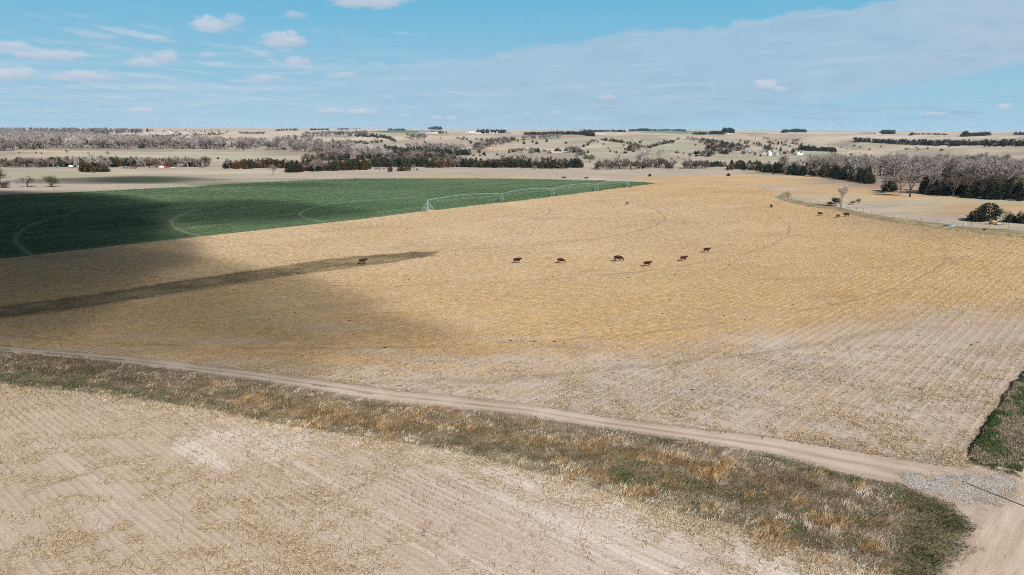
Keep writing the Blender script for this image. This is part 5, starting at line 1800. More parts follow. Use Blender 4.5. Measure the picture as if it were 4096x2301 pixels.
grove([CD + (3,), ('bare', BROWN, 1)], in_poly_px([(470, 532), (700, 522), (1000, 522), (1000, 532), (760, 540), (520, 548)], 46), (6, 9), 'dotted over the pale left ridge')
grove([CD + (3,), ('bare', BROWN, 2)], on_line_px([(960, 536), (1010, 537), (1060, 536)], 20, 1), (7, 10), 'in the low hedgerow on the far left plain')
# --- far shelterbelts and hedgerows
for line, n, hm, where in [
        ([(2098, 539), (2160, 540), (2250, 538), (2330, 539)], 80, (7, 9), 'in the long far hedgerow, left half'), ([(2330, 540), (2375, 546)], 26, (7, 9), 'in the long far hedgerow, right tail'),
        ([(2320, 532), (2360, 530), (2440, 527)], 46, (9, 12), 'in the far hedgerow left of the green field'), ([(2448, 527), (2500, 529)], 24, (9, 12), 'in the short block beside the far hedgerow'),
        ([(2515, 526), (2600, 524), (2680, 523), (2742, 526)], 90, (12, 16), 'in the dark belt above the far green field'), ([(2772, 537), (2800, 538), (2826, 538)], 16, (7, 10), 'in the small clump below the far green field'),
        ([(2840, 537), (2868, 537), (2895, 537)], 26, (9, 12), 'left of the far white sheds'), ([(2892, 532), (2930, 534)], 20, (14, 18), 'behind the far white sheds'),
        ([(3130, 532), (3170, 528), (3222, 529)], 44, (13, 17), 'in the far rounded grove right of the sheds'), ([(3526, 536), (3572, 537)], 24, (13, 16), 'in the block beside the far white farmstead'),
        ([(3850, 547), (3890, 545), (3960, 542)], 44, (10, 13), 'in the far oblique grove on the right plain'), ([(1715, 518), (1765, 519)], 26, (22, 28), 'in the dark block on the skyline'),
        ([(1550, 522), (1618, 522)], 26, (10, 13), 'in the hedgerow behind the far green circle'), ([(1242, 521), (1315, 520)], 26, (8, 10), 'in the low skyline hedge'), ([(1350, 519), (1440, 517)], 26, (8, 10), 'in the faint skyline hedge'),
        ([(1910, 533), (1960, 532), (2022, 533)], 26, (12, 17), 'behind the far white farm sheds'), ([(1725, 533), (1785, 535)], 12, (9, 12), 'beside the far bins'),
        ([(1105, 525), (1140, 522), (1195, 522)], 18, (9, 12), 'round the far left house'), ([(2320, 516), (2340, 516)], 5, (10, 13), 'alone on the skyline'),
        ([(3640, 541), (3700, 538), (3790, 541)], 26, (6, 8), 'in the low far right hedge'), ([(4060, 540), (4110, 541)], 10, (10, 13), 'at the far right border')]:
    grove([CD + (3,), CG + (2,)], on_line_px(line, n, .6), hm, where)


def plant():
    P = np.array([(t[1], t[2], t[3]) for t in TREES])
    D = to_px(P)
    app = np.array([t[4] for t in TREES]) * FPX / D[:, 2]
    inn = (D[:, 0] > -120) & (D[:, 0] < 4216)
    far = {'cedar': [], 'bare': [], 'shrub': []}
    for kind in ('cedar', 'bare', 'shrub'):
        idx = [i for i, t in enumerate(TREES) if t[0] == kind and inn[i]]
        idx.sort(key=lambda i: (TREES[i][9] is None, -app[i]))
        for rank, i in enumerate(idx):
            _, x, y, z, h, tint, tn, where, wide, lab = TREES[i]
            if rank >= 292:
                far[kind].append(i)
                continue
            pr = PROTO[kind]
            k = int(rng.integers(len(pr)))
            if kind == 'bare' and wide > 1.3:
                k = 5
            if kind == 'cedar' and wide > 1.3:
                k = (2, 3, 5)[k % 3]
            nm = CNAME[kind]
            if lab is None:
                lab = f'{tn} {LWORD[kind]} {where}'
                grp = f'{tn} {LWORD[kind]}s {where}'
            else:
                grp = None
            rz = float(rng.uniform(0, 6.28))
            e = empty(nm, (x, y, z - .05), rz)
            e.scale = (h * wide, h * wide, h)
            tag(e, lab, CAT[kind], grp)
            tr = obj('stems' if kind == 'shrub' else 'trunk', pr[k][0], e)
            cr = obj('crown', pr[k][1], e)
            bk_ = np.array(tint) * (0.95 if kind != 'cedar' else 1.0) + (np.array([.05, .035, .025]) if kind == 'cedar' else 0)
            if kind == 'bare':
                bk_ = bk_ * (.75 if tn in ('whitish', 'pale grey') else .6) * (.45 if lab and 'dark trunk' in lab else 1)
            tr.color = (*[float(q) for q in bk_], 1)
            cr.color = (*[float(q) for q in tint], 1)
    for kind, nm, lab in (('bare', 'leafless_woods', 'hazy mass of grey leafless woods filling the far river valley'), ('cedar', 'far_evergreens', 'far dark evergreen rows and dots out to the skyline'), ('shrub', 'far_brush', 'far brown brush')):
        if not far[kind]:
            continue
        Vs, Qs, Ts, To, Ti, o = [], [], [], [], [], 0
        for i in far[kind]:
            _, x, y, z, h, tint, *_r = TREES[i]
            wide = TREES[i][8] * (1.15 if kind == 'bare' else 1.3)
            pr = PROTO[kind + '_far']
            V, Fq, F3, T = pr[int(rng.integers(len(pr)))]
            a = rng.uniform(0, 6.28)
            c, s = math.cos(a), math.sin(a)
            W = np.stack([(V[:, 0] * c - V[:, 1] * s) * h * wide + x, (V[:, 0] * s + V[:, 1] * c) * h * wide + y, V[:, 2] * h + z - .1], 1)
            Vs.append(W)
            Qs.append(Fq + o)
            Ts.append(F3 + o)
            To.append(T)
            Ti.append(np.tile(np.array(tint)[None], (len(V), 1)))
            o += len(V)
        ob = obj(nm, mesh_np(nm, np.concatenate(Vs), [np.concatenate(Qs), np.concatenate(Ts)], M_STUFF, {'tone': np.concatenate(To), 'tint': np.concatenate(Ti)}))
        tag(ob, lab, None, None, 'stuff')
    print('trees', {k: sum(1 for t in TREES if t[0] == k) for k in far}, 'far', {k: len(v) for k, v in far.items()})


plant()

# ------------------------------------------------------------------ small builder for man-made things
class MB:
    def __init__(s):
        s.V, s.F = [], []

    def box(s, x0, x1, y0, y1, z0, z1):
        o = len(s.V)
        s.V += [(x, y, z) for z in (z0, z1) for (x, y) in ((x0, y0), (x1, y0), (x1, y1), (x0, y1))]
        s.F += [tuple(o + i for i in f) for f in ((3, 2, 1, 0), (4, 5, 6, 7), (0, 1, 5, 4), (1, 2, 6, 5), (2, 3, 7, 6), (3, 0, 4, 7))]
        return s

    def bar(s, a, b, r, n=6, r2=None):
        a, b = np.array(a, float), np.array(b, float)
        d = (b - a)[None]
        d = d / (np.linalg.norm(d) + 1e-9)
        u, v = ortho(d)
        o = len(s.V)
        r2 = r if r2 is None else r2
        for c, rr in ((a, r), (b, r2)):
            for k in range(n):
                g = 2 * math.pi * (k + .5) / n
                s.V.append(tuple(c + (u[0] * math.cos(g) + v[0] * math.sin(g)) * rr))
        for k in range(n):
            j = (k + 1) % n
            s.F.append((o + k, o + j, o + n + j, o + n + k))
        s.F.append(tuple(o + k for k in reversed(range(n))))
        s.F.append(tuple(o + n + k for k in range(n)))
        return s

    def prism(s, prof, y0, y1):
        """profile in x-z pushed along y"""
        n = len(prof)
        o = len(s.V)
        s.V += [(x, y0, z) for x, z in prof] + [(x, y1, z) for x, z in prof]
        for k in range(n):
            j = (k + 1) % n
            s.F.append((o + k, o + j, o + n + j, o + n + k))
        s.F.append(tuple(o + k for k in reversed(range(n))))
        s.F.append(tuple(o + n + k for k in range(n)))
        return s

    def prismx(s, prof, x0, x1):
        """profile in y-z pushed along x"""
        n = len(prof)
        o = len(s.V)
        s.V += [(x0, y, z) for y, z in prof] + [(x1, y, z) for y, z in prof]
        for k in range(n):
            j = (k + 1) % n
            s.F.append((o + k, o + j, o + n + j, o + n + k))
        s.F.append(tuple(o + k for k in reversed(range(n))))
        s.F.append(tuple(o + n + k for k in range(n)))
        return s

    def cone(s, cx, cy_, z0, z1, r0, r1, n=24, cap=True):
        o = len(s.V)
        for z, r in ((z0, r0), (z1, r1)):
            for k in range(n):
                g = 2 * math.pi * k / n
                s.V.append((cx + math.cos(g) * r, cy_ + math.sin(g) * r, z))
        for k in range(n):
            j = (k + 1) % n
            s.F.append((o + k, o + j, o + n + j, o + n + k))
        if cap:
            s.F.append(tuple(o + k for k in reversed(range(n))))
            s.F.append(tuple(o + n + k for k in range(n)))
        return s

    def build(s, name, mat, parent=None, loc=(0, 0, 0), rz=0.0, smooth=False):
        bm = bmesh.new()
        vs = [bm.verts.new(v) for v in s.V]
        for f in s.F:
            try:
                bm.faces.new([vs[i] for i in f])
            except ValueError:
                pass
        bmesh.ops.recalc_face_normals(bm, faces=bm.faces)
        me = bpy.data.meshes.new(name)
        bm.to_mesh(me)
        bm.free()
        me.materials.append(mat)
        if smooth:
            for p in me.polygons:
                p.use_smooth = True
        return obj(name, me, parent, loc, rz)


M_STEEL = simple('galvanised_steel', (.40, .48, .48), .45, .25, .15, 3.0)
M_TYRE = simple('tyre_rubber', (.025, .025, .025), .8)
M_WHITE = simple('white_paint', (.72, .72, .70), .5, 0, .08, .6, (.55, .53, .48))
M_TIN = simple('tin_roof', (.55, .57, .58), .4, .3, .15, .8, (.42, .36, .31))
M_BIN = simple('corrugated_bin', (.50, .56, .60), .38, .5, .15, 1.2)
M_GREYWOOD = simple('weathered_boards', (.26, .255, .25), .9, 0, .3, 1.5)
M_REDWOOD = simple('red_brown_boards', (.17, .10, .085), .9, 0, .3, 1.5)
M_REDROOF = simple('red_roof', (.46, .13, .07), .6, 0, .2, .7)
M_DARK = simple('doorway_shade', (.02, .02, .022), .9)  # near-black colour standing in for the shade inside the barn doorways
M_GLASS = simple('window_glass', (.04, .05, .06), .1)
M_REDP = simple('red_paint', (.34, .045, .03), .5, 0, .2, 1.0, (.22, .08, .05))
M_RUST = simple('rusty_iron', (.22, .09, .055), .9, 0, .35, 1.5)
M_YELLOW = simple('yellow_paint', (.55, .34, .03), .5)
M_TEAL = simple('teal_paint', (.06, .22, .22), .5)
M_POST = simple('weathered_post', (.20, .15, .115), .95, 0, .3, 4.0)
M_WIRE = simple('fence_wire', (.22, .21, .20), .6, .5)
M_HAY = simple('loose_hay', (.36, .255, .13), .95, 0, .5, 5.0)
M_WRAP = simple('white_wrap', (.46, .46, .46), .35, 0, .06, 1.0)
M_GREYP = simple('grey_plastic', (.26, .28, .30), .5)
M_POLE = simple('pole_wood', (.16, .12, .09), .9, 0, .3, 3.0)
M_DUNG = simple('dark_matter', (.045, .032, .022), .95)
M_BRANCH = simple('bleached_wood', (.50, .45, .40), .9)


def ground_z(x, y):
    return float(height(np.array([x]), np.array([y]))[0])


def at_px(px, py):
    x, y, z = g1(px, py)
    return x, y, z, float(to_px(np.array([(x, y, z)]))[0, 2]) / FPX      # and metres per photo pixel there


# ------------------------------------------------------------------ centre pivot
def build_pivot():
    p0 = np.append(flat([(1712, 841)])[0], 0)
    tw = [np.append(flat([q])[0], 0) for q in ((1990, 806), (2196, 783), (2385, 764), (2508, 750))]
    d = tw[-1] - p0
    d /= np.linalg.norm(d)
    # straight arm through the towers
    s = [float((t - p0) @ d) for t in tw]
    tw = [p0 + d * q for q in s]
    n = np.array([-d[1], d[0], 0])
    root = empty('centre_pivot', tuple(p0))
    tag(root, 'long galvanised centre pivot sprinkler arm on wheeled towers over the green wheat', 'irrigation pivot')
    W = lambda v: tuple(np.asarray(v, float) - p0)
    Hh = 3.9
    m = MB()
    for sx, sy in ((1, 1), (1, -1), (-1, 1), (-1, -1)):
        foot = p0 + d * 2.0 * sx + n * 2.0 * sy
        m.bar(W(foot), W(p0 + d * .18 * sx + n * .18 * sy + (0, 0, Hh)), .075, 5)
    for z in (.5, 1.15, 1.8, 2.4, 3.0):
        q = 2.0 - (2.0 - .18) * z / Hh
        c = [p0 + d * q * a + n * q * b + np.array([0, 0, z]) for a, b in ((1, 1), (1, -1), (-1, -1), (-1, 1))]
        for k in range(4):
            m.bar(W(c[k]), W(c[(k + 1) % 4]), .04, 4)
    m.build('pivot_tower', M_STEEL, root)
    MB().bar(W(p0), W(p0 + (0, 0, Hh + .95)), .11, 8).bar(W(p0 + (0, 0, Hh + .9)), W(p0 + d * .9 + (0, 0, Hh + .55)), .10, 8).build('riser_pipe', M_STEEL, root)
    MB().box(-.35, .35, -.25, .25, 0, .9).build('control_box', M_GREYP, root, W(p0 + d * -1.2 + n * .4 + (0, 0, .6)))
    MB().box(-2.3, 2.3, -2.3, 2.3, 0, .07).build('concrete_pad', simple('concrete', (.42, .37, .32), .9), root, (0, 0, .03), math.atan2(d[1], d[0]))
    pts = [(p0, 0)] + list(zip(tw, s))
    for k in range(4):
        a, b = pts[k][0], pts[k + 1][0]
        L = np.linalg.norm(b - a)
        N = 9
        za, zb = (Hh + .55 if k == 0 else Hh), Hh
        arch = lambda f: a + (b - a) * f + np.array([0, 0, za + (zb - za) * f + 2.0 * 4 * f * (1 - f) * .62])
        pipe = MB()
        q = [arch(i / 18) for i in range(19)]
        for i in range(18):
            pipe.bar(W(q[i]), W(q[i + 1]), .085, 6)
        for i in range(1, 18):
            pipe.bar(W(q[i] + (0, 0, .1)), W(q[i] + (0, 0, .34)), .03, 4)
        pipe.build('span_pipe', M_STEEL, root)
        tr = MB()
        low = []
        for i in range(1, N):
            f = i / N
            c = arch(f)
            dep = 1.75 * min(1, 3.2 * f * (1 - f) + .35)
            lft, rgt = c + n * 1.25 - (0, 0, dep), c - n * 1.25 - (0, 0, dep)
            tr.bar(W(c), W(lft), .028, 4).bar(W(c), W(rgt), .028, 4).bar(W(lft), W(rgt), .022, 4)
            c2 = arch(f + .5 / N)
            tr.bar(W(c2), W(lft), .012, 4).bar(W(c2), W(rgt), .012, 4)
            low.append((lft, rgt))
        for side in (0, 1):
            ch = [arch(0.0)] + [q_[side] for q_ in low] + [arch(1.0)]
            for i in range(len(ch) - 1):
                tr.bar(W(ch[i]), W(ch[i + 1]), .011, 4)
        tr.build('truss', M_STEEL, root)
    # end boom past the last tower
    e = MB()
    a, b = tw[-1] + np.array([0, 0, Hh]), tw[-1] + d * 14 + np.array([0, 0, Hh + .8])
    e.bar(W(a), W(b), .09, 6).bar(W(tw[-1] + (0, 0, Hh + 2)), W(b), .025, 4).bar(W(a), W(tw[-1] + (0, 0, Hh + 2)), .05, 4)
    e.build('end_boom', M_STEEL, root)
    for t in tw:
        f = MB()
        for sgn in (1, -1):
            f.bar(W(t + n * 2.1 * sgn + (0, 0, .75)), W(t + n * .18 * sgn + (0, 0, Hh)), .085, 5)
            f.bar(W(t + n * 1.5 * sgn + (0, 0, 1.65)), W(t - n * .9 * sgn + (0, 0, 2.6)), .035, 4)
            f.bar(W(t + n * 2.1 * sgn + (0, 0, .75)), W(t + d * -3.2 + n * .4 * sgn + (0, 0, Hh - .35)), .035, 4)
        f.bar(W(t + n * 2.4 + (0, 0, .72)), W(t - n * 2.4 + (0, 0, .72)), .10, 6)
        f.build('drive_tower', M_STEEL, root)
        for sgn in (1, -1):
            c = t + n * 2.3 * sgn + np.array([0, 0, .62])
            w = MB().bar((0, -.17, 0), (0, .17, 0), .62, 18).build('wheel', M_TYRE, root, W(c), math.atan2(d[1], d[0]) + math.pi)
            w.rotation_euler = (0, 0, math.atan2(n[1], n[0]))
            MB().bar((0, -.19, 0), (0, .19, 0), .30, 12).build('rim', M_STEEL, w)


build_pivot()


# ------------------------------------------------------------------ cattle
def cow_mesh(pose, name):
    V = [(-.68, 0, 1.00), (-.30, 0, .97), (.10, 0, .95), (.48, 0, .98)]
    Rr = [(.34, .40), (.38, .44), (.37, .45), (.33, .43)]
    E = [(0, 1), (1, 2), (2, 3)]

    def ch(start, pts):
        prev = start
        for p, r in pts:
            V.append(p)
            Rr.append((r, r) if not isinstance(r, tuple) else r)
            E.append((prev, len(V) - 1))
            prev = len(V) - 1
        return prev
    if pose == 'stand':
        h = ch(3, [((.80, 0, 1.14), (.22, .30)), ((1.00, 0, 1.25), (.17, .21)), ((1.16, 0, 1.27), (.145, .165)), ((1.40, 0, 1.10), (.09, .10))])
        head = V[h - 1]
    elif pose == 'turn':
        h = ch(3, [((.80, -.05, 1.12), (.22, .30)), ((.97, -.20, 1.23), (.17, .21)), ((1.06, -.36, 1.25), (.145, .165)), ((1.15, -.60, 1.08), (.09, .10))])
        head = V[h - 1]
    else:
        h = ch(3, [((.82, 0, .92), (.22, .28)), ((1.04, 0, .70), (.16, .19)), ((1.16, 0, .46), (.12, .13)), ((1.30, 0, .20), (.075, .08))])
        head = V[h - 1]
    for sgn in (1, -1):
        st = .10 * sgn if pose != 'graze' else .14 * sgn
        ch(0, [((-.70, .17 * sgn, .80), (.12, .16)), ((-.60 + st, .19 * sgn, .60), (.085, .10)), ((-.80 + st, .19 * sgn, .42), (.05, .06)), ((-.74 + st, .19 * sgn, .10), (.042, .05)), ((-.69 + st, .19 * sgn, .02), (.055, .06))])
        ch(3, [((.47, .17 * sgn, .74), (.10, .12)), ((.48 - st, .18 * sgn, .43), (.058, .062)), ((.47 - st, .18 * sgn, .10), (.042, .046)), ((.50 - st, .18 * sgn, .02), (.055, .06))])
        ch(h - 1, [((head[0] - .05, head[1] + .17 * sgn, head[2] + .06), (.045, .035)), ((head[0] - .08, head[1] + .29 * sgn, head[2] + .03), (.02, .03))])
    ch(0, [((-.95, 0, 1.14), .05), ((-1.02, 0, .85), .03), ((-1.0, 0, .52), .045)])
    me = bpy.data.meshes.new('tmp')
    me.from_pydata(V, E, [])
    me.update()
    o = bpy.data.objects.new('tmp', me)
    COL.objects.link(o)
    md = o.modifiers.new('skin', 'SKIN')
    md.use_smooth_shade = True
    for sv, r in zip(me.skin_vertices[0].data, Rr):
        sv.radius = r
    me.skin_vertices[0].data[0].use_root = True
    s2 = o.modifiers.new('sub', 'SUBSURF')
    s2.levels = s2.render_levels = 1
    dg = bpy.context.evaluated_depsgraph_get()
    out = bpy.data.meshes.new_from_object(o.evaluated_get(dg))
    out.name = name
    bpy.data.objects.remove(o)
    return out


def mat_cow(name, col):
    m, t, bs = new_mat(name)
    tc = t.add('ShaderNodeTexCoord').outputs['Object']
    z = t.sep(tc)[2]
    n = t.noise(tc, 3.0, 4, .6)
    k = t.rng(n, .3, .7, .75, 1.25)
    c = t.mix(1.0, col, t.comb(k, k, k), 'MULTIPLY')
    c = t.mix(1.0, c, t.add('ShaderNodeObjectInfo').outputs['Color'], 'MULTIPLY')
    paint(t, bs, c)
    bs.inputs['Roughness'].default_value = .75
    return m


M_RED = mat_cow('red_hide', (.034, .0105, .006))
M_BLACKC = mat_cow('black_hide', (.012, .011, .011))
COWS = {k: cow_mesh(k, 'cow') for k in ('stand', 'turn', 'graze')}
for me in COWS.values():
    me.materials.append(M_RED)
COW_BLACK = COWS['graze'].copy()
COW_BLACK.materials.clear()
COW_BLACK.materials.append(M_BLACKC)
HERD = 'red cattle on the stubble field'
for (px, py, pose, yaw, s, lab) in [
        (1451, 1057, 'stand', 4, 1.02, 'red brown cow with raised head standing at the end of the dark grass strip'),
        (2068, 1053, 'turn', 8, 1.0, 'red brown cow turning its head to the camera, leftmost of the line of six'),
        (2243, 1054, 'graze', -6, 1.0, 'red brown cow grazing second from the left in the loose line of six'),
        (2472, 1047, 'graze', 0, 1.20, 'largest red brown cow, heavy and grazing, in the middle of the loose line'),
        (2588, 1067, 'stand', 2, 1.0, 'red brown cow standing lowest and nearest in the loose line, head raised to the right'),
        (2733, 1045, 'stand', 14, 1.0, 'red brown cow walking right, second from the right end of the loose line'),
        (2825, 1011, 'stand', 10, 1.0, 'red brown cow farthest up the field at the right end of the loose line'),
        (3281, 864, 'stand', 180, 1.05, 'red brown cow facing left, leftmost of the three by the grass lane'),
        (3351, 873, 'graze', 212, 1.05, 'red brown cow grazing with lowered head, middle of the three by the grass lane'),
        (3385, 869, 'stand', 184, 1.20, 'red brown cow facing left, rightmost and largest of the three by the grass lane'),
        (3085, 832, 'stand', 96, 1.0, 'dark red cow seen from behind, alone at the top of the stubble'),
        (2509, 819, 'graze', 60, .95, 'dark red cow alone far up the stubble near the wheat')]:
    x, y = flat([(px, py)])[0]
    o = obj('cow', COWS[pose], None, (x, y, .03), R(yaw))
    o.scale = (s * 1.04, s * 1.12, s * 1.08)
    v_ = float(rng.uniform(.65, 1.7))
    o.color = (v_, v_ * float(rng.uniform(.85, 1.1)), v_, 1)
    tag(o, lab, 'cow', HERD)
pts = np.concatenate([in_poly_px([(1225, 552), (1300, 547), (1340, 545), (1335, 556), (1240, 568)], 9), in_poly_px([(1350, 547), (1480, 549), (1530, 556), (1500, 559), (1370, 556)], 34)])
for (px, py) in pts:
    x, y, z = g1(px, py)
    o = obj('cow', COW_BLACK, None, (x, y, z), float(rng.uniform(0, 6.3)))
    o.scale = (1.25, 1.25, 1.25)
    tag(o, 'tiny black cow grazing on the far pale pasture between the dark tree rows', 'cow', 'black cattle on the far pale pasture')
for (px, py) in [(1310, 681), (1330, 682), (1346, 680), (1360, 681), (1320, 679), (1378, 682)]:
    x, y, z = g1(px * 1.0 + 190, py - 2)
    o = obj('cow', COW_BLACK, None, (x, y, z), float(rng.uniform(0, 6.3)))
    o.scale = (.95, .95, .95)
    tag(o, 'small black calf on the pale grass before the mixed wood', 'calf', 'black calves before the mixed wood')


# ------------------------------------------------------------------ fences
def fence(name, line, step, label, tall=1.25, posts=95, r=.07, parts_white=()):
    P = flat(line) if isinstance(line, list) and line[0][1] > 730 else G(line)[:, :2]
    L = np.concatenate([[0], np.cumsum(np.linalg.norm(np.diff(P, axis=0), axis=1))])
    n = min(posts, int(L[-1] / step) + 1)
    s = np.linspace(0, L[-1], n)
    X, Y = np.interp(s, L, P[:, 0]), np.interp(s, L, P[:, 1])
    Zz = height(X, Y)
    root = empty(name, (float(X[0]), float(Y[0]), float(Zz[0])))
    tag(root, label, 'fence')
    pm = None
    for k in range(n):
        loc = (float(X[k] - X[0]), float(Y[k] - Y[0]), float(Zz[k] - Zz[0]))
        if pm is None:
            o = MB().bar((0, 0, -.1), (0, 0, tall), r, 6).build('post', M_POST, root, loc)
            pm = o.data
        else:
            o = obj('post', pm, root, loc)
        o.scale = (float(rng.uniform(.75, 1.3)),) * 2 + (float(rng.uniform(.85, 1.15)),)
        o.rotation_euler = (float(rng.normal(0, .04)), float(rng.normal(0, .04)), 0)
    w = MB()
    for k in range(n - 1):
        for z in (.35, .70, 1.05):
            w.bar((X[k] - X[0], Y[k] - Y[0], Zz[k] - Zz[0] + z), (X[k + 1] - X[0], Y[k + 1] - Y[0], Zz[k + 1] - Zz[0] + z), .006, 3)
    w.build('wire', M_WIRE, root)
    return root


fence('wire_fence', [(0, 772), (160, 769), (330, 760), (520, 752), (700, 747), (860, 738), (1024, 727), (1150, 719), (1300, 712)], 6.5, 'wire fence on dark posts along the pale verge behind the left of the wheat')
fence('wire_fence', [(1310, 711), (1500, 708), (1700, 706), (1900, 706), (2100, 708), (2250, 708), (2330, 709)], 6.5, 'wire fence on thin posts along the far edge of the wheat')
fence('wire_fence', [(1950, 697), (2150, 699), (2300, 700), (2450, 704), (2560, 707)], 9.0, 'wire fence across the meadow above the white bale row')
fence('wire_fence', [(2640, 731), (2760, 732), (2846, 735), (2960, 743), (3060, 754), (3150, 764)], 6.0, 'wire fence between the top of the stubble and the golden meadow')
fence('wire_fence', [(3157, 793), (3235, 806), (3313, 819), (3391, 833), (3480, 853), (3600, 871), (3719, 886), (3860, 900), (3980, 912), (4110, 926)], 6.0, 'wire fence with leaning posts along the right hand grass lane')
fence('wire_fence', [(3150, 765), (3153, 779), (3157, 792)], 5.0, 'short cross fence joining the two white posts at the lane corner')
POSTM = None
for px, py, h, lab in [(3150, 767, 8, 'white post at the upper corner of the grass lane'), (3158, 797, 9, 'white post at the lower corner of the grass lane, below the other'), (3373, 831, 9, 'white post beside the gully tree'),
                       (3587, 875, 12, 'white post alone on the lane between gully and trough'), (3858, 903, 11, 'white post just right of the stock trough')]:
    x, y, z, mpp = at_px(px, py)
    e = empty('white_post', (x, y, z))
    tag(e, lab, 'post', 'white posts along the grass lane')
    hh = h * mpp * 1.15
    MB().bar((0, 0, -.1), (0, 0, hh), .19, 10).build('post', M_WHITE, e)
    MB().cone(0, 0, hh, hh + .06, .21, .12, 10).build('cap', M_WHITE, e)
# fallen pale trunk by the gully
x, y, z, mpp = at_px(3390, 829)
e = empty('fallen_trunk', (x, y, z))
tag(e, 'bleached fallen tree trunk leaning in the gully beside the white post', 'log')
MB().bar((-1.6, .4, 1.15), (1.4, -.3, .12), .22, 8, .3).build('log', M_BRANCH, e)
MB().bar((-.6, .2, .8), (-.9, 1.2, 1.1), .07, 5, .03).bar((-.1, .1, .7), (.5, .9, 1.3), .06, 5, .02).build('branch', M_BRANCH, e)
# stock trough with its float box
x, y, z, mpp = at_px(3800, 905)
e = empty('stock_trough', (x, y, z))
tag(e, 'round galvanised stock trough with dark water on the trodden lane', 'trough')
MB().cone(0, 0, 0, .66, 1.55, 1.55, 32).build('tank', M_BIN, e)
MB().cone(0, 0, .66, .70, 1.60, 1.60, 32).build('rim', M_WHITE, e)
MB().cone(0, 0, .70, .705, 1.42, 1.42, 32).build('water', M_GLASS, e)
MB().box(1.75, 3.5, -.4, .4, .05, .55).build('side_tank', M_GREYP, e)
MB().box(3.55, 4.3, -.35, .35, .35, .45).bar((3.6, -.3, 0), (3.6, -.3, .4), .04, 5).bar((4.2, .3, 0), (4.2, .3, .4), .04, 5).build('float_shelf', M_WHITE, e)
# hay pile, barrel and small objects near the cedars
x, y, z, mpp = at_px(3972, 897)
bm = bmesh.new()
bmesh.ops.create_icosphere(bm, subdivisions=4, radius=1)
for v in bm.verts:
    c = v.co
    f = 1 + .35 * (float(fbm(c.x * 2 + 5, c.y * 2 + c.z * 2.5, 7, 3)) - .5)
    c.x *= 1.35 * f
    c.y *= 1.2 * f
    c.z = max(c.z * .95 * f + .62, -.02)
me = bpy.data.meshes.new('hay_bale')
bm.to_mesh(me)
bm.free()
me.materials.append(M_HAY)
tag(obj('hay_bale', me, None, (x, y, z)), 'slumped golden round hay bale in front of the dark cedars', 'hay bale')
bl = [rng.normal(0, 1, (5000, 2)) * (1.9, .9) + (x + .4, y - .3)]
XYh = np.concatenate(bl)
nn = len(XYh)
stuff('loose_hay', [strips(XYh, height(XYh[:, 0], XYh[:, 1]) + .03, rng.uniform(.2, .7, nn), rng.uniform(.03, .07, nn), rng.uniform(0, 6.3, nn), rng.uniform(0, .5, nn), ramp(rng.uniform(0, 1, nn), (.30, .20, .08), (.50, .35, .16), (.62, .47, .26)))], M_STRAW, 'loose golden hay strewn round the slumped bale')
x, y, z, mpp = at_px(3991, 901)
e = empty('barrel', (x, y, z))
tag(e, 'grey plastic barrel lying beside the hay bale', 'barrel')
MB().bar((-.75, 0, .5), (.75, 0, .5), .48, 16).build('drum', M_GREYP, e, smooth=False)
MB().bar((-.25, 0, .5), (-.2, 0, .5), .50, 16).bar((.2, 0, .5), (.25, 0, .5), .50, 16).build('hoop', M_GREYP, e)
x, y, z, mpp = at_px(3937, 922)
e = empty('feed_tub', (x, y, z))
tag(e, 'dark round feed tub alone on the bare end of the grass lane', 'tub')
MB().cone(0, 0, 0, .55, .42, .52, 18).build('tub', M_TYRE, e)
MB().cone(0, 0, .55, .60, .56, .56, 18).build('rim', M_TYRE, e)
x, y, z, mpp = at_px(3835, 920)
e = empty('plank', (x, y, z))
tag(e, 'dark broken plank lying on the trodden ground below the trough', 'plank')
MB().box(-1.3, 1.3, -.14, .14, .05, .13).build('board', M_TYRE, e)
# branch of the gully brush
# ------------------------------------------------------------------ row of wrapped bales past the wheat
xa = np.array(g1(2368, 723))
xb = np.array(g1(2418, 724))
BALE_R = .74
bm_bale = None
for k in range(7):
    p = xa + (xb - xa) * k / 6
    e = empty('wrapped_bale', (float(p[0]), float(p[1]), ground_z(p[0], p[1])), math.atan2(xb[1] - xa[1], xb[0] - xa[0]))
    tag(e, 'white wrapped round hay bale in the short row past the far edge of the wheat', 'hay bale', 'white wrapped bales in a row past the wheat')
    if bm_bale is None:
        a = MB().bar((-.60, 0, BALE_R), (.60, 0, BALE_R), BALE_R, 18).build('wrap', M_WRAP, e)
        b = MB().bar((-.70, 0, BALE_R), (-.605, 0, BALE_R), BALE_R * .93, 18).bar((.605, 0, BALE_R), (.70, 0, BALE_R), BALE_R * .93, 18).build('end', M_HAY, e)
        c = MB().box(-.78, .78, -.95, .6, -.02, .34).build('bed', M_POST, e)
        bm_bale = (a.data, b.data, c.data)
    else:
        for nm, d_ in zip(('wrap', 'end', 'bed'), bm_bale):
            obj(nm, d_, e)


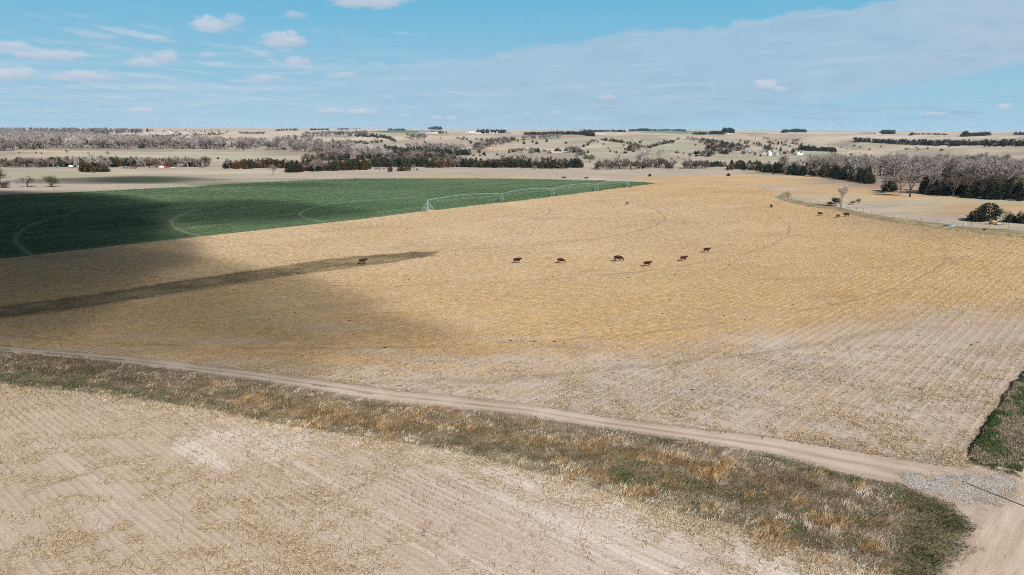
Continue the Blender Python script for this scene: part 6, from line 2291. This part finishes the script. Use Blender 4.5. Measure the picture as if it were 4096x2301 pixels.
# ------------------------------------------------------------------ the farm in the valley
def gable(name, label, cat, px, py, w, L, hw, hp, mw, mr, rz, extra=None, eave=.4):
    """gabled building: w across the gable (x), L deep (y); front centre at the pixel"""
    x, y, z, mpp = at_px(px, py)
    e = empty(name, (x, y, z), R(rz))
    tag(e, label, cat)
    MB().prism([(-w / 2, -.4), (w / 2, -.4), (w / 2, hw), (0, hp), (-w / 2, hw)], 0, L).build('wall', mw, e)
    sl_ = (hp - hw) / (w / 2)
    t_ = .16
    for sg in (-1, 1):
        x1 = sg * (w / 2 + eave)
        z1 = hw - sl_ * eave
        MB().prism([(0, hp + .03), (x1, z1 + .03), (x1, z1 + t_), (0, hp + t_ + .03)], -.35, L + .35).build('roof', mr, e)
    if extra:
        extra(e, w, L, hw, hp)
    return e


def barn_x(e, w, L, hw, hp):
    MB().box(-.8, 1.5, -.06, .05, 0, 2.7).build('door', M_DARK, e)  # solid panel coloured as the shade inside an open doorway
    MB().box(-1.5, .6, -.08, .04, hp - 3.2, hp - 1.1).build('hay_door', M_WHITE, e)
    MB().box(4.6, 6.4, -.06, .05, 0, 1.9).build('door', M_DARK, e)  # another panel with the doorway shade put into its colour
    MB().box(-6.2, -5.2, -.06, .05, 1.3, 2.1).build('window', M_GLASS, e)


gable('barn', 'wide low grey barn with pale roof and dark doorway beside the wooded draw', 'barn', 3000, 615, 16.5, 20, 2.7, 7.2, M_GREYWOOD, M_TIN, -14, barn_x, .6)


def shed_x(e, w, L, hw, hp):
    MB().box(-1.1, 1.1, -.06, .05, 0, 2.4).build('door', M_GREYWOOD, e)
    MB().box(-.45, .45, -.06, .05, hw + .2, hw + 1.0).build('window', M_GLASS, e)


gable('shed', 'tall red brown shed with grey roof between grain bins and house', 'shed', 3150, 617, 6.6, 8, 4.4, 7.0, M_REDWOOD, M_TIN, 16, shed_x, .3)


def house_x(e, w, L, hw, hp):
    for a in (-2.6, 1.6):
        f = MB().box(a, a + 1.0, -.07, .05, 1.0, 2.3).build('window', M_WHITE, e)
        MB().box(a + .1, a + .9, -.09, .03, 1.1, 2.2).build('pane', M_GLASS, f)
    MB().box(-.5, .45, -.06, .05, 0, 2.05).build('door', M_GREYWOOD, e)
    f = MB().box(-.5, .5, -.07, .05, hw + .5, hw + 1.5).build('window', M_WHITE, e)
    MB().box(-.4, .4, -.09, .03, hw + .6, hw + 1.4).build('pane', M_GLASS, f)
    MB().prism([(2.9, -.3), (8.6, -.3), (8.6, 2.5), (2.9, 2.5)], 1.5, L - 1).build('wing', M_WHITE, e)
    MB().prism([(3.5, 2.53), (9.0, 2.53), (9.0, 2.7), (3.5, 3.6)], 1.2, L - .7).build('wing_roof', M_WHITE, e)
    MB().box(-.4, .4, L * .55, L * .55 + .8, hp - .2, hp + .9).build('chimney', M_REDWOOD, e)


gable('farmhouse', 'small white farmhouse with white gable beside the arched shed', 'house', 3195, 621, 7.4, 9, 2.9, 6.2, M_WHITE, M_WHITE, 10, house_x)


def shed2_x(e, w, L, hw, hp):
    MB().box(-1.0, 1.0, -.06, .05, 0, 2.2).build('door', M_WHITE, e)


gable('outbuilding', 'little white outbuilding left of the grain bins', 'shed', 3056, 616, 4.6, 5, 2.1, 3.7, M_WHITE, M_GREYWOOD, -25, shed2_x, .3)
gable('machine_shed', 'shed with bright red roof behind the grain bins', 'shed', 3104, 607, 12.0, 7, 3.1, 5.0, M_TIN, M_REDROOF, 84, shed2_x, .3)


def quonset():
    x, y, z, mpp = at_px(3214, 617)
    e = empty('arched_shed', (x, y, z), R(24))
    tag(e, 'arched grey metal shed with dark front behind the white farmhouse', 'shed')
    r, L = 5.6, 13
    prof = [(math.cos(math.pi * k / 20) * r, math.sin(math.pi * k / 20) * r * .92) for k in range(21)]
    inner = [(math.cos(math.pi * k / 20) * (r - .2), math.sin(math.pi * k / 20) * (r * .92 - .2)) for k in range(21)]
    m = MB()
    n = 21
    for yy in (0, L):
        m.V += [(a, yy, b) for a, b in prof] + [(a, yy, b) for a, b in inner]
    for k in range(20):
        m.F += [(k, k + 1, 42 + k + 1, 42 + k), (21 + k + 1, 21 + k, 63 + k, 63 + k + 1), (k, 21 + k, 21 + k + 1, k + 1), (42 + k, 42 + k + 1, 63 + k + 1, 63 + k)]
    m.build('shell', M_BIN, e)
    MB().prism(inner, .35, .5).build('front_wall', M_TEAL if False else M_GREYP, e)
    MB().box(-2.2, 2.2, .26, .34, 0, 3.6).build('door', M_BIN, e)


quonset()


def bin_(label, px, py, dpx, hpx, mat, roofmat):
    x, y, z, mpp = at_px(px, py)
    r, h = dpx * mpp / 2, hpx * mpp
    e = empty('grain_bin', (x, y, z))
    tag(e, label, 'grain bin')
    m = MB()
    nr = 7
    for k in range(nr):
        m.cone(0, 0, h * .68 * k / nr, h * .68 * (k + 1) / nr - .06, r, r, 28)
        m.cone(0, 0, h * .68 * (k + 1) / nr - .05, h * .68 * (k + 1) / nr, r + .03, r + .03, 28)
    m.build('wall', mat, e)
    MB().cone(0, 0, h * .68 + .01, h * .96, r + .18, .35, 28).build('roof', roofmat, e)
    MB().cone(0, 0, h * .96, h, .38, .30, 12).build('cap', roofmat, e)
    MB().box(-.45, .45, -r - .08, -r + .1, .2, 1.9).build('door', M_GREYP, e)
    return e


bin_('whitish grain bin with conical roof, left and front of the three', 3077, 624, 18, 20, M_WHITE, M_WHITE)
bin_('pale grain bin at the back under the red roof, between the other two', 3093, 615, 18, 15, M_BIN, M_TIN)
bin_('bluish steel grain bin with darker shaded side, right of the three', 3104, 624, 19, 19, M_BIN, M_BIN)


def vehicle(name, label, cat, px, py, rz, L, W, H, body, cab, cabx, nw=2, bodyz=.45):
    x, y, z, mpp = at_px(px, py)
    e = empty(name, (x, y, z), R(rz))
    tag(e, label, cat)
    MB().prism([(-L / 2, bodyz), (L / 2, bodyz), (L / 2, bodyz + (H - bodyz) * .45), (L / 2 - .2, bodyz + (H - bodyz) * .5), (-L / 2 + .1, bodyz + (H - bodyz) * .5)], -W / 2, W / 2).build('body', body, e)
    c0, c1 = cabx
    MB().prism([(c0, bodyz + (H - bodyz) * .5 + .01), (c1, bodyz + (H - bodyz) * .5 + .01), (c1 - .35, H), (c0 + .2, H)], -W / 2 + .1, W / 2 - .1).build('cab', cab, e)
    MB().prism([(c0 + .22, bodyz + (H - bodyz) * .58), (c1 - .22, bodyz + (H - bodyz) * .58), (c1 - .42, H - .12), (c0 + .3, H - .12)], -W / 2 + .07, W / 2 - .07).build('window', M_GLASS, e)
    wm = None
    for k in range(nw):
        for sg in (-1, 1):
            wx = -L / 2 + L * (.2 if nw == 2 else .2) + k * L * .6 / max(1, nw - 1)
            w = MB().bar((0, -.12, 0), (0, .12, 0), .42, 14).build('wheel', M_TYRE, e, (wx, sg * (W / 2 - .08), .42))
            MB().bar((0, -.135, 0), (0, .135, 0), .2, 10).build('rim', M_WHITE, w)
    return e


vehicle('loader', 'yellow farm loader parked right of the grain bins', 'loader', 3123, 616, 10, 4.4, 2.2, 2.9, M_YELLOW, M_YELLOW, (-1.6, .2))
vehicle('pickup', 'red pickup parked beside the red brown shed', 'truck', 3168, 617, 5, 5.2, 1.9, 1.75, M_REDP, M_REDP, (-.6, 1.3))
vehicle('car', 'white car with dark windows parked left of the white farmhouse', 'car', 3181, 620, 20, 4.5, 1.8, 1.5, M_WHITE, M_WHITE, (-1.5, 1.1))
vehicle('pickup', 'white pickup parked on the grass below the grey barn', 'truck', 2957, 626, 12, 5.2, 1.9, 1.75, M_WHITE, M_WHITE, (-.6, 1.3))
x, y, z, mpp = at_px(3115, 612)
e = empty('utility_pole', (x, y, z))
tag(e, 'slim wooden yard pole right of the grain bins', 'pole')
MB().bar((0, 0, -.5), (0, 0, 8.5), .14, 8, .10).build('pole', M_POLE, e)
MB().box(-.8, .8, -.06, .06, 7.9, 8.05).build('crossarm', M_POLE, e)
# the roadside pole right of the frame whose shadow lies over the gravel
tip = flat([(3848, 1929)])[0]
sh = np.array([-SUN_DIR.x, -SUN_DIR.y]) / math.hypot(SUN_DIR.x, SUN_DIR.y)
PH = 9.4
base = tip - sh * PH / math.tan(se)
e = empty('utility_pole', (float(base[0]), float(base[1]), .04))
tag(e, 'roadside wooden utility pole whose thin shadow lies across the gravel', 'pole')
MB().bar((0, 0, -.5), (0, 0, PH), .15, 10, .09).build('pole', M_POLE, e)
MB().bar((.12, 0, PH - .5), (.12, 0, PH - .3), .05, 6).build('insulator', M_GREYP, e)


# ------------------------------------------------------------------ machines parked before the tree belt on the left
def wagon(name, label, cat, px, py, L, H, mat, mat2=None, rz=0, z0=.55):
    x, y, z, mpp = at_px(px, py)
    e = empty(name, (x, y, z), R(rz))
    tag(e, label, cat)
    f = .5 if mat2 else 1
    MB().prism([(-L / 2, z0), (-L / 2 + L * f - .01, z0), (-L / 2 + L * f - .01, H), (-L / 2, H)], -1.1, 1.1).build('bed', mat, e)
    if mat2:
        MB().prism([(0, z0), (L / 2, z0), (L / 2, H), (0, H)], -1.1, 1.1).build('side', mat2, e)
    MB().box(-L / 2 - 1.1, -L / 2, -.06, .06, z0 - .05, z0 + .07).build('drawbar', M_RUST, e)
    for wx in (-L * .32, L * .32):
        for sg in (-1, 1):
            MB().bar((0, -.1, 0), (0, .1, 0), .36, 12).build('wheel', M_TYRE, e, (wx, sg * 1.2, .36))
    return e


wagon('stock_trailer', 'long trailer half white and half red before the tree belt', 'trailer', 658, 673, 8.6, 2.1, M_WHITE, M_REDP, 2)
wagon('flat_trailer', 'low white flat trailer right of the half red trailer', 'trailer', 693, 673, 4.4, 1.0, M_WHITE, None, -3, .5)
wagon('grain_wagon', 'rusty red wagon in the middle of the parked machines', 'wagon', 533, 675, 6.0, 2.0, M_RUST, None, 3)
wagon('hay_rake', 'low rusty implement left of the rusty red wagon', 'implement', 503, 674, 4.2, 1.3, M_RUST, None, 8)
wagon('old_trailer', 'small dark rusty trailer between the wagon and the half red trailer', 'trailer', 604, 673, 2.8, 1.9, M_RUST, M_GREYP, 0)
wagon('flatbed', 'tan flatbed with hay scraps beside the small dark trailer', 'trailer', 619, 673, 4.2, 1.0, M_HAY, None, 0)
vehicle('car', 'old teal car parked under the tree belt', 'car', 232, 670, 6, 4.6, 1.8, 1.5, M_TEAL, M_TEAL, (-1.3, .9))
wagon('camper', 'small white camper with red stripe under the rust cedars of the tree belt', 'camper', 285, 671, 3.4, 2.4, M_WHITE, None, 0)
x, y, z, mpp = at_px(314, 671)
e = empty('fuel_tank', (x, y, z))
tag(e, 'cream upright tank beside the white forked stump', 'tank')
MB().bar((0, 0, .5), (0, 0, 2.3), .5, 14).build('tank', M_WHITE, e)
MB().bar((.3, .3, 0), (.3, .3, .55), .05, 5).bar((-.3, .3, 0), (-.3, .3, .55), .05, 5).bar((0, -.4, 0), (0, -.4, .55), .05, 5).build('stand', M_RUST, e)
wagon('brush_implement', 'orange rusty implement at the right end of the tree belt', 'implement', 805, 671, 3.4, 1.3, M_RUST, None, 0)
# brown brush heaps on the meadow
for px, py, w, lab in [(2256, 713, 20, 'dead brown brush heap on the meadow above the wheat'), (2345, 714, 16, 'smaller dead brush heap left of the white bale row'), (375, 691, 16, 'reddish brush pile at the foot of the jutting cedars'), (1325, 711, 0, None)]:
    if lab is None:
        continue
    x, y, z, mpp = at_px(px, py)
    n_ = 420
    an = rng.uniform(0, 6.28, n_)
    rr_ = rng.uniform(0, 1, n_) ** .7 * w * mpp / 2
    XYb = np.stack([x + np.cos(an) * rr_, y + np.sin(an) * rr_ * .6], 1)
    A = strips(XYb, height(XYb[:, 0], XYb[:, 1]) + rng.uniform(.02, .5, n_), rng.uniform(.5, 1.4, n_), rng.uniform(.05, .12, n_), rng.uniform(0, 6.28, n_), rng.uniform(0, 1.1, n_), ramp(rng.uniform(0, 1, n_), (.09, .05, .03), (.20, .11, .07), (.28, .18, .12)))
    o = obj('brush_heap', mesh_np('brush_heap', A[0], [A[1]], M_STRAW, {'tint': A[2]}))
    tag(o, lab, 'brush')


# ------------------------------------------------------------------ far farmsteads
def far_shed(label, px, py, wpx, hpx, mat, roof, group=None, rz=0, name='farm_shed'):
    x, y, z, mpp = at_px(px, py)
    w, h = wpx * mpp, hpx * mpp
    e = empty(name, (x, y, z), R(rz))
    tag(e, label, 'shed', group)
    d_ = max(10.0, w * .45)
    MB().prism([(-w / 2, -2), (w / 2, -2), (w / 2, h * .62), (-w / 2, h * .62)], 0, d_).build('wall', mat, e)
    MB().prismx([(-.5, h * .625), (d_ + .5, h * .625), (d_ / 2, h)], -w / 2 - .4, w / 2 + .4).build('roof', roof, e)
    MB().box(-w * .12, w * .12, -.15, .1, 0, h * .5).build('door', M_GREYP, e)
    return e


M_WW = M_WHITE
for a in [('broad white shed, largest of the far centre farmstead', 1888, 533, 22, 7, M_WW, M_WW), ('low white shed at the left of the far centre farmstead', 1868, 533, 11, 3, M_WW, M_WW), ('white shed with pinkish wall right of the broad white shed', 1913, 534, 19, 5, M_WW, M_TIN),
          ('small white building among the trees of the far centre farmstead', 1940, 534, 6, 3, M_WW, M_WW), ('long pale shed next to the far bluish bins', 1713, 533, 24, 5, M_TIN, M_WW), ('long white shed with red footing beside the pale shed', 1738, 534, 24, 6, M_WW, M_WW),
          ('short bluish shed at the right of the far bin yard', 1763, 534, 18, 4, M_TIN, M_TIN), ('tiny white shed at the end of the far bin yard', 1782, 535, 8, 3, M_WW, M_WW),
          ('long white poultry shed with the dark grove behind it, left half', 2904, 536, 22, 4, M_WW, M_WW), ('long white poultry shed with the dark grove behind it, right half', 2921, 537, 22, 3.5, M_WW, M_WW),
          ('white house of the far right farmstead', 3508, 537, 10, 5, M_WW, M_TIN), ('small white shed of the far right farmstead', 3519, 537, 8, 4, M_WW, M_WW), ('white shed on the near left ridge beside the brown hedge', 677, 531, 18, 5, M_WW, M_WW),
          ('tiny white house among trees on the far left plain', 1152, 522, 8, 3.5, M_WW, M_WW), ('pinkish house by the hedgerow behind the green circle', 1547, 520, 7, 4, M_WW, M_REDROOF), ('white shed on the skyline left of the bins', 2022, 517, 8, 2.5, M_WW, M_WW),
          ('white shed lying on the brown strip before the far farmstead, left', 1870, 543, 5, 1.8, M_WW, M_WW), ('white trailer lying on the brown strip before the far farmstead, right', 1887, 543, 8, 2, M_WW, M_WW), ('lone white shed on the pale upper pasture', 3028, 556, 5, 3, M_WW, M_WW),
          ('white shed between the trees at the far centre farmstead', 1972, 534, 12, 4, M_WW, M_TIN)]:
    far_shed(*a)
for k, (px, py, dp, hp_) in enumerate([(1676, 533, 9, 9), (1686, 533, 8, 8.5), (1694, 533, 8, 8)]):
    bin_('bluish steel bin in the far bin yard beside the long pale shed', px, py, dp, hp_, M_BIN, M_BIN)['group'] = 'far bluish bins by the pale shed'
for k, (px, py, dp, hp_) in enumerate([(2033, 535, 8, 7), (2041, 535, 8, 8), (2048, 535, 6, 6), (2054, 535, 5, 5)]):
    bin_('bluish steel bin at the right end of the far centre farmstead', px, py, dp, hp_, M_BIN, M_BIN)['group'] = 'far bins by the tall elevator leg'
for px, py, hp_, lab in [(2031, 535, 14, 'tall dark elevator leg above the far bins'), (1960, 534, 9, 'white silo tower among the trees of the far centre farmstead'), (1988, 534, 8, 'thin white silo right of the other silo tower')]:
    x, y, z, mpp = at_px(px, py)
    e = empty('silo', (x, y, z))
    tag(e, lab, 'silo')
    mt = M_BIN if 'dark' in lab else M_WHITE
    MB().cone(0, 0, -1, hp_ * mpp * .9, 2.4, 2.4, 16).build('tower', mt, e)
    MB().cone(0, 0, hp_ * mpp * .9, hp_ * mpp, 2.4, .3, 16).build('dome', M_TIN, e)

# ------------------------------------------------------------------ dung and dark clods on the stubble
cl = screen_pts(90, 900, 4000, 1000, 1560)
cl = cl[inside(cl, UPPER)]
n_ = len(cl)
A = []
oc = np.array([(1, 0, 0), (.5, .86, 0), (-.5, .86, 0), (-1, 0, 0), (-.5, -.86, 0), (.5, -.86, 0), (0, 0, .5)], float)
V = oc[None] * rng.uniform(.7, 1.3, (n_, 7, 1)) * rng.uniform(.10, .26, n_)[:, None, None] * np.array([1.4, 1, 1])
V = V + np.concatenate([cl, np.full((n_, 1), .04)], 1)[:, None, :]
i_ = np.arange(n_)[:, None] * 7
F_ = np.concatenate([i_ + np.array([[a, (a + 1) % 6, 6]]) for a in range(6)])
stuff('dung_clods', [(V.reshape(-1, 3), F_, np.tile(np.array([[.05, .032, .02]]), (n_ * 7, 1)))], M_STRAW, 'dark dung and clods dotted over the stubble')


# ------------------------------------------------------------------ thin haze over the plain
def build_haze():
    m = bpy.data.materials.new('haze')
    m.use_nodes = True
    nt = m.node_tree
    nt.nodes.clear()
    pv = nt.nodes.new('ShaderNodeVolumePrincipled')
    pv.inputs['Color'].default_value = (0.55, 0.76, 1.0, 1)
    pv.inputs['Density'].default_value = 0.00003
    pv.inputs['Anisotropy'].default_value = 0.0
    out = nt.nodes.new('ShaderNodeOutputMaterial')
    nt.links.new(pv.outputs[0], out.inputs['Volume'])
    m.cycles.homogeneous_volume = True
    zlo = float(height(*[a.ravel() for a in np.meshgrid(np.linspace(-9000, 9000, 120), np.linspace(0, 14500, 160))]).min()) - 6.0
    b = MB().box(-17000, 17000, -420, 15000, zlo, 76.0)
    o = b.build('haze', m)
    tag(o, 'thin blue haze over the far plain', None, None, 'stuff')


build_haze()
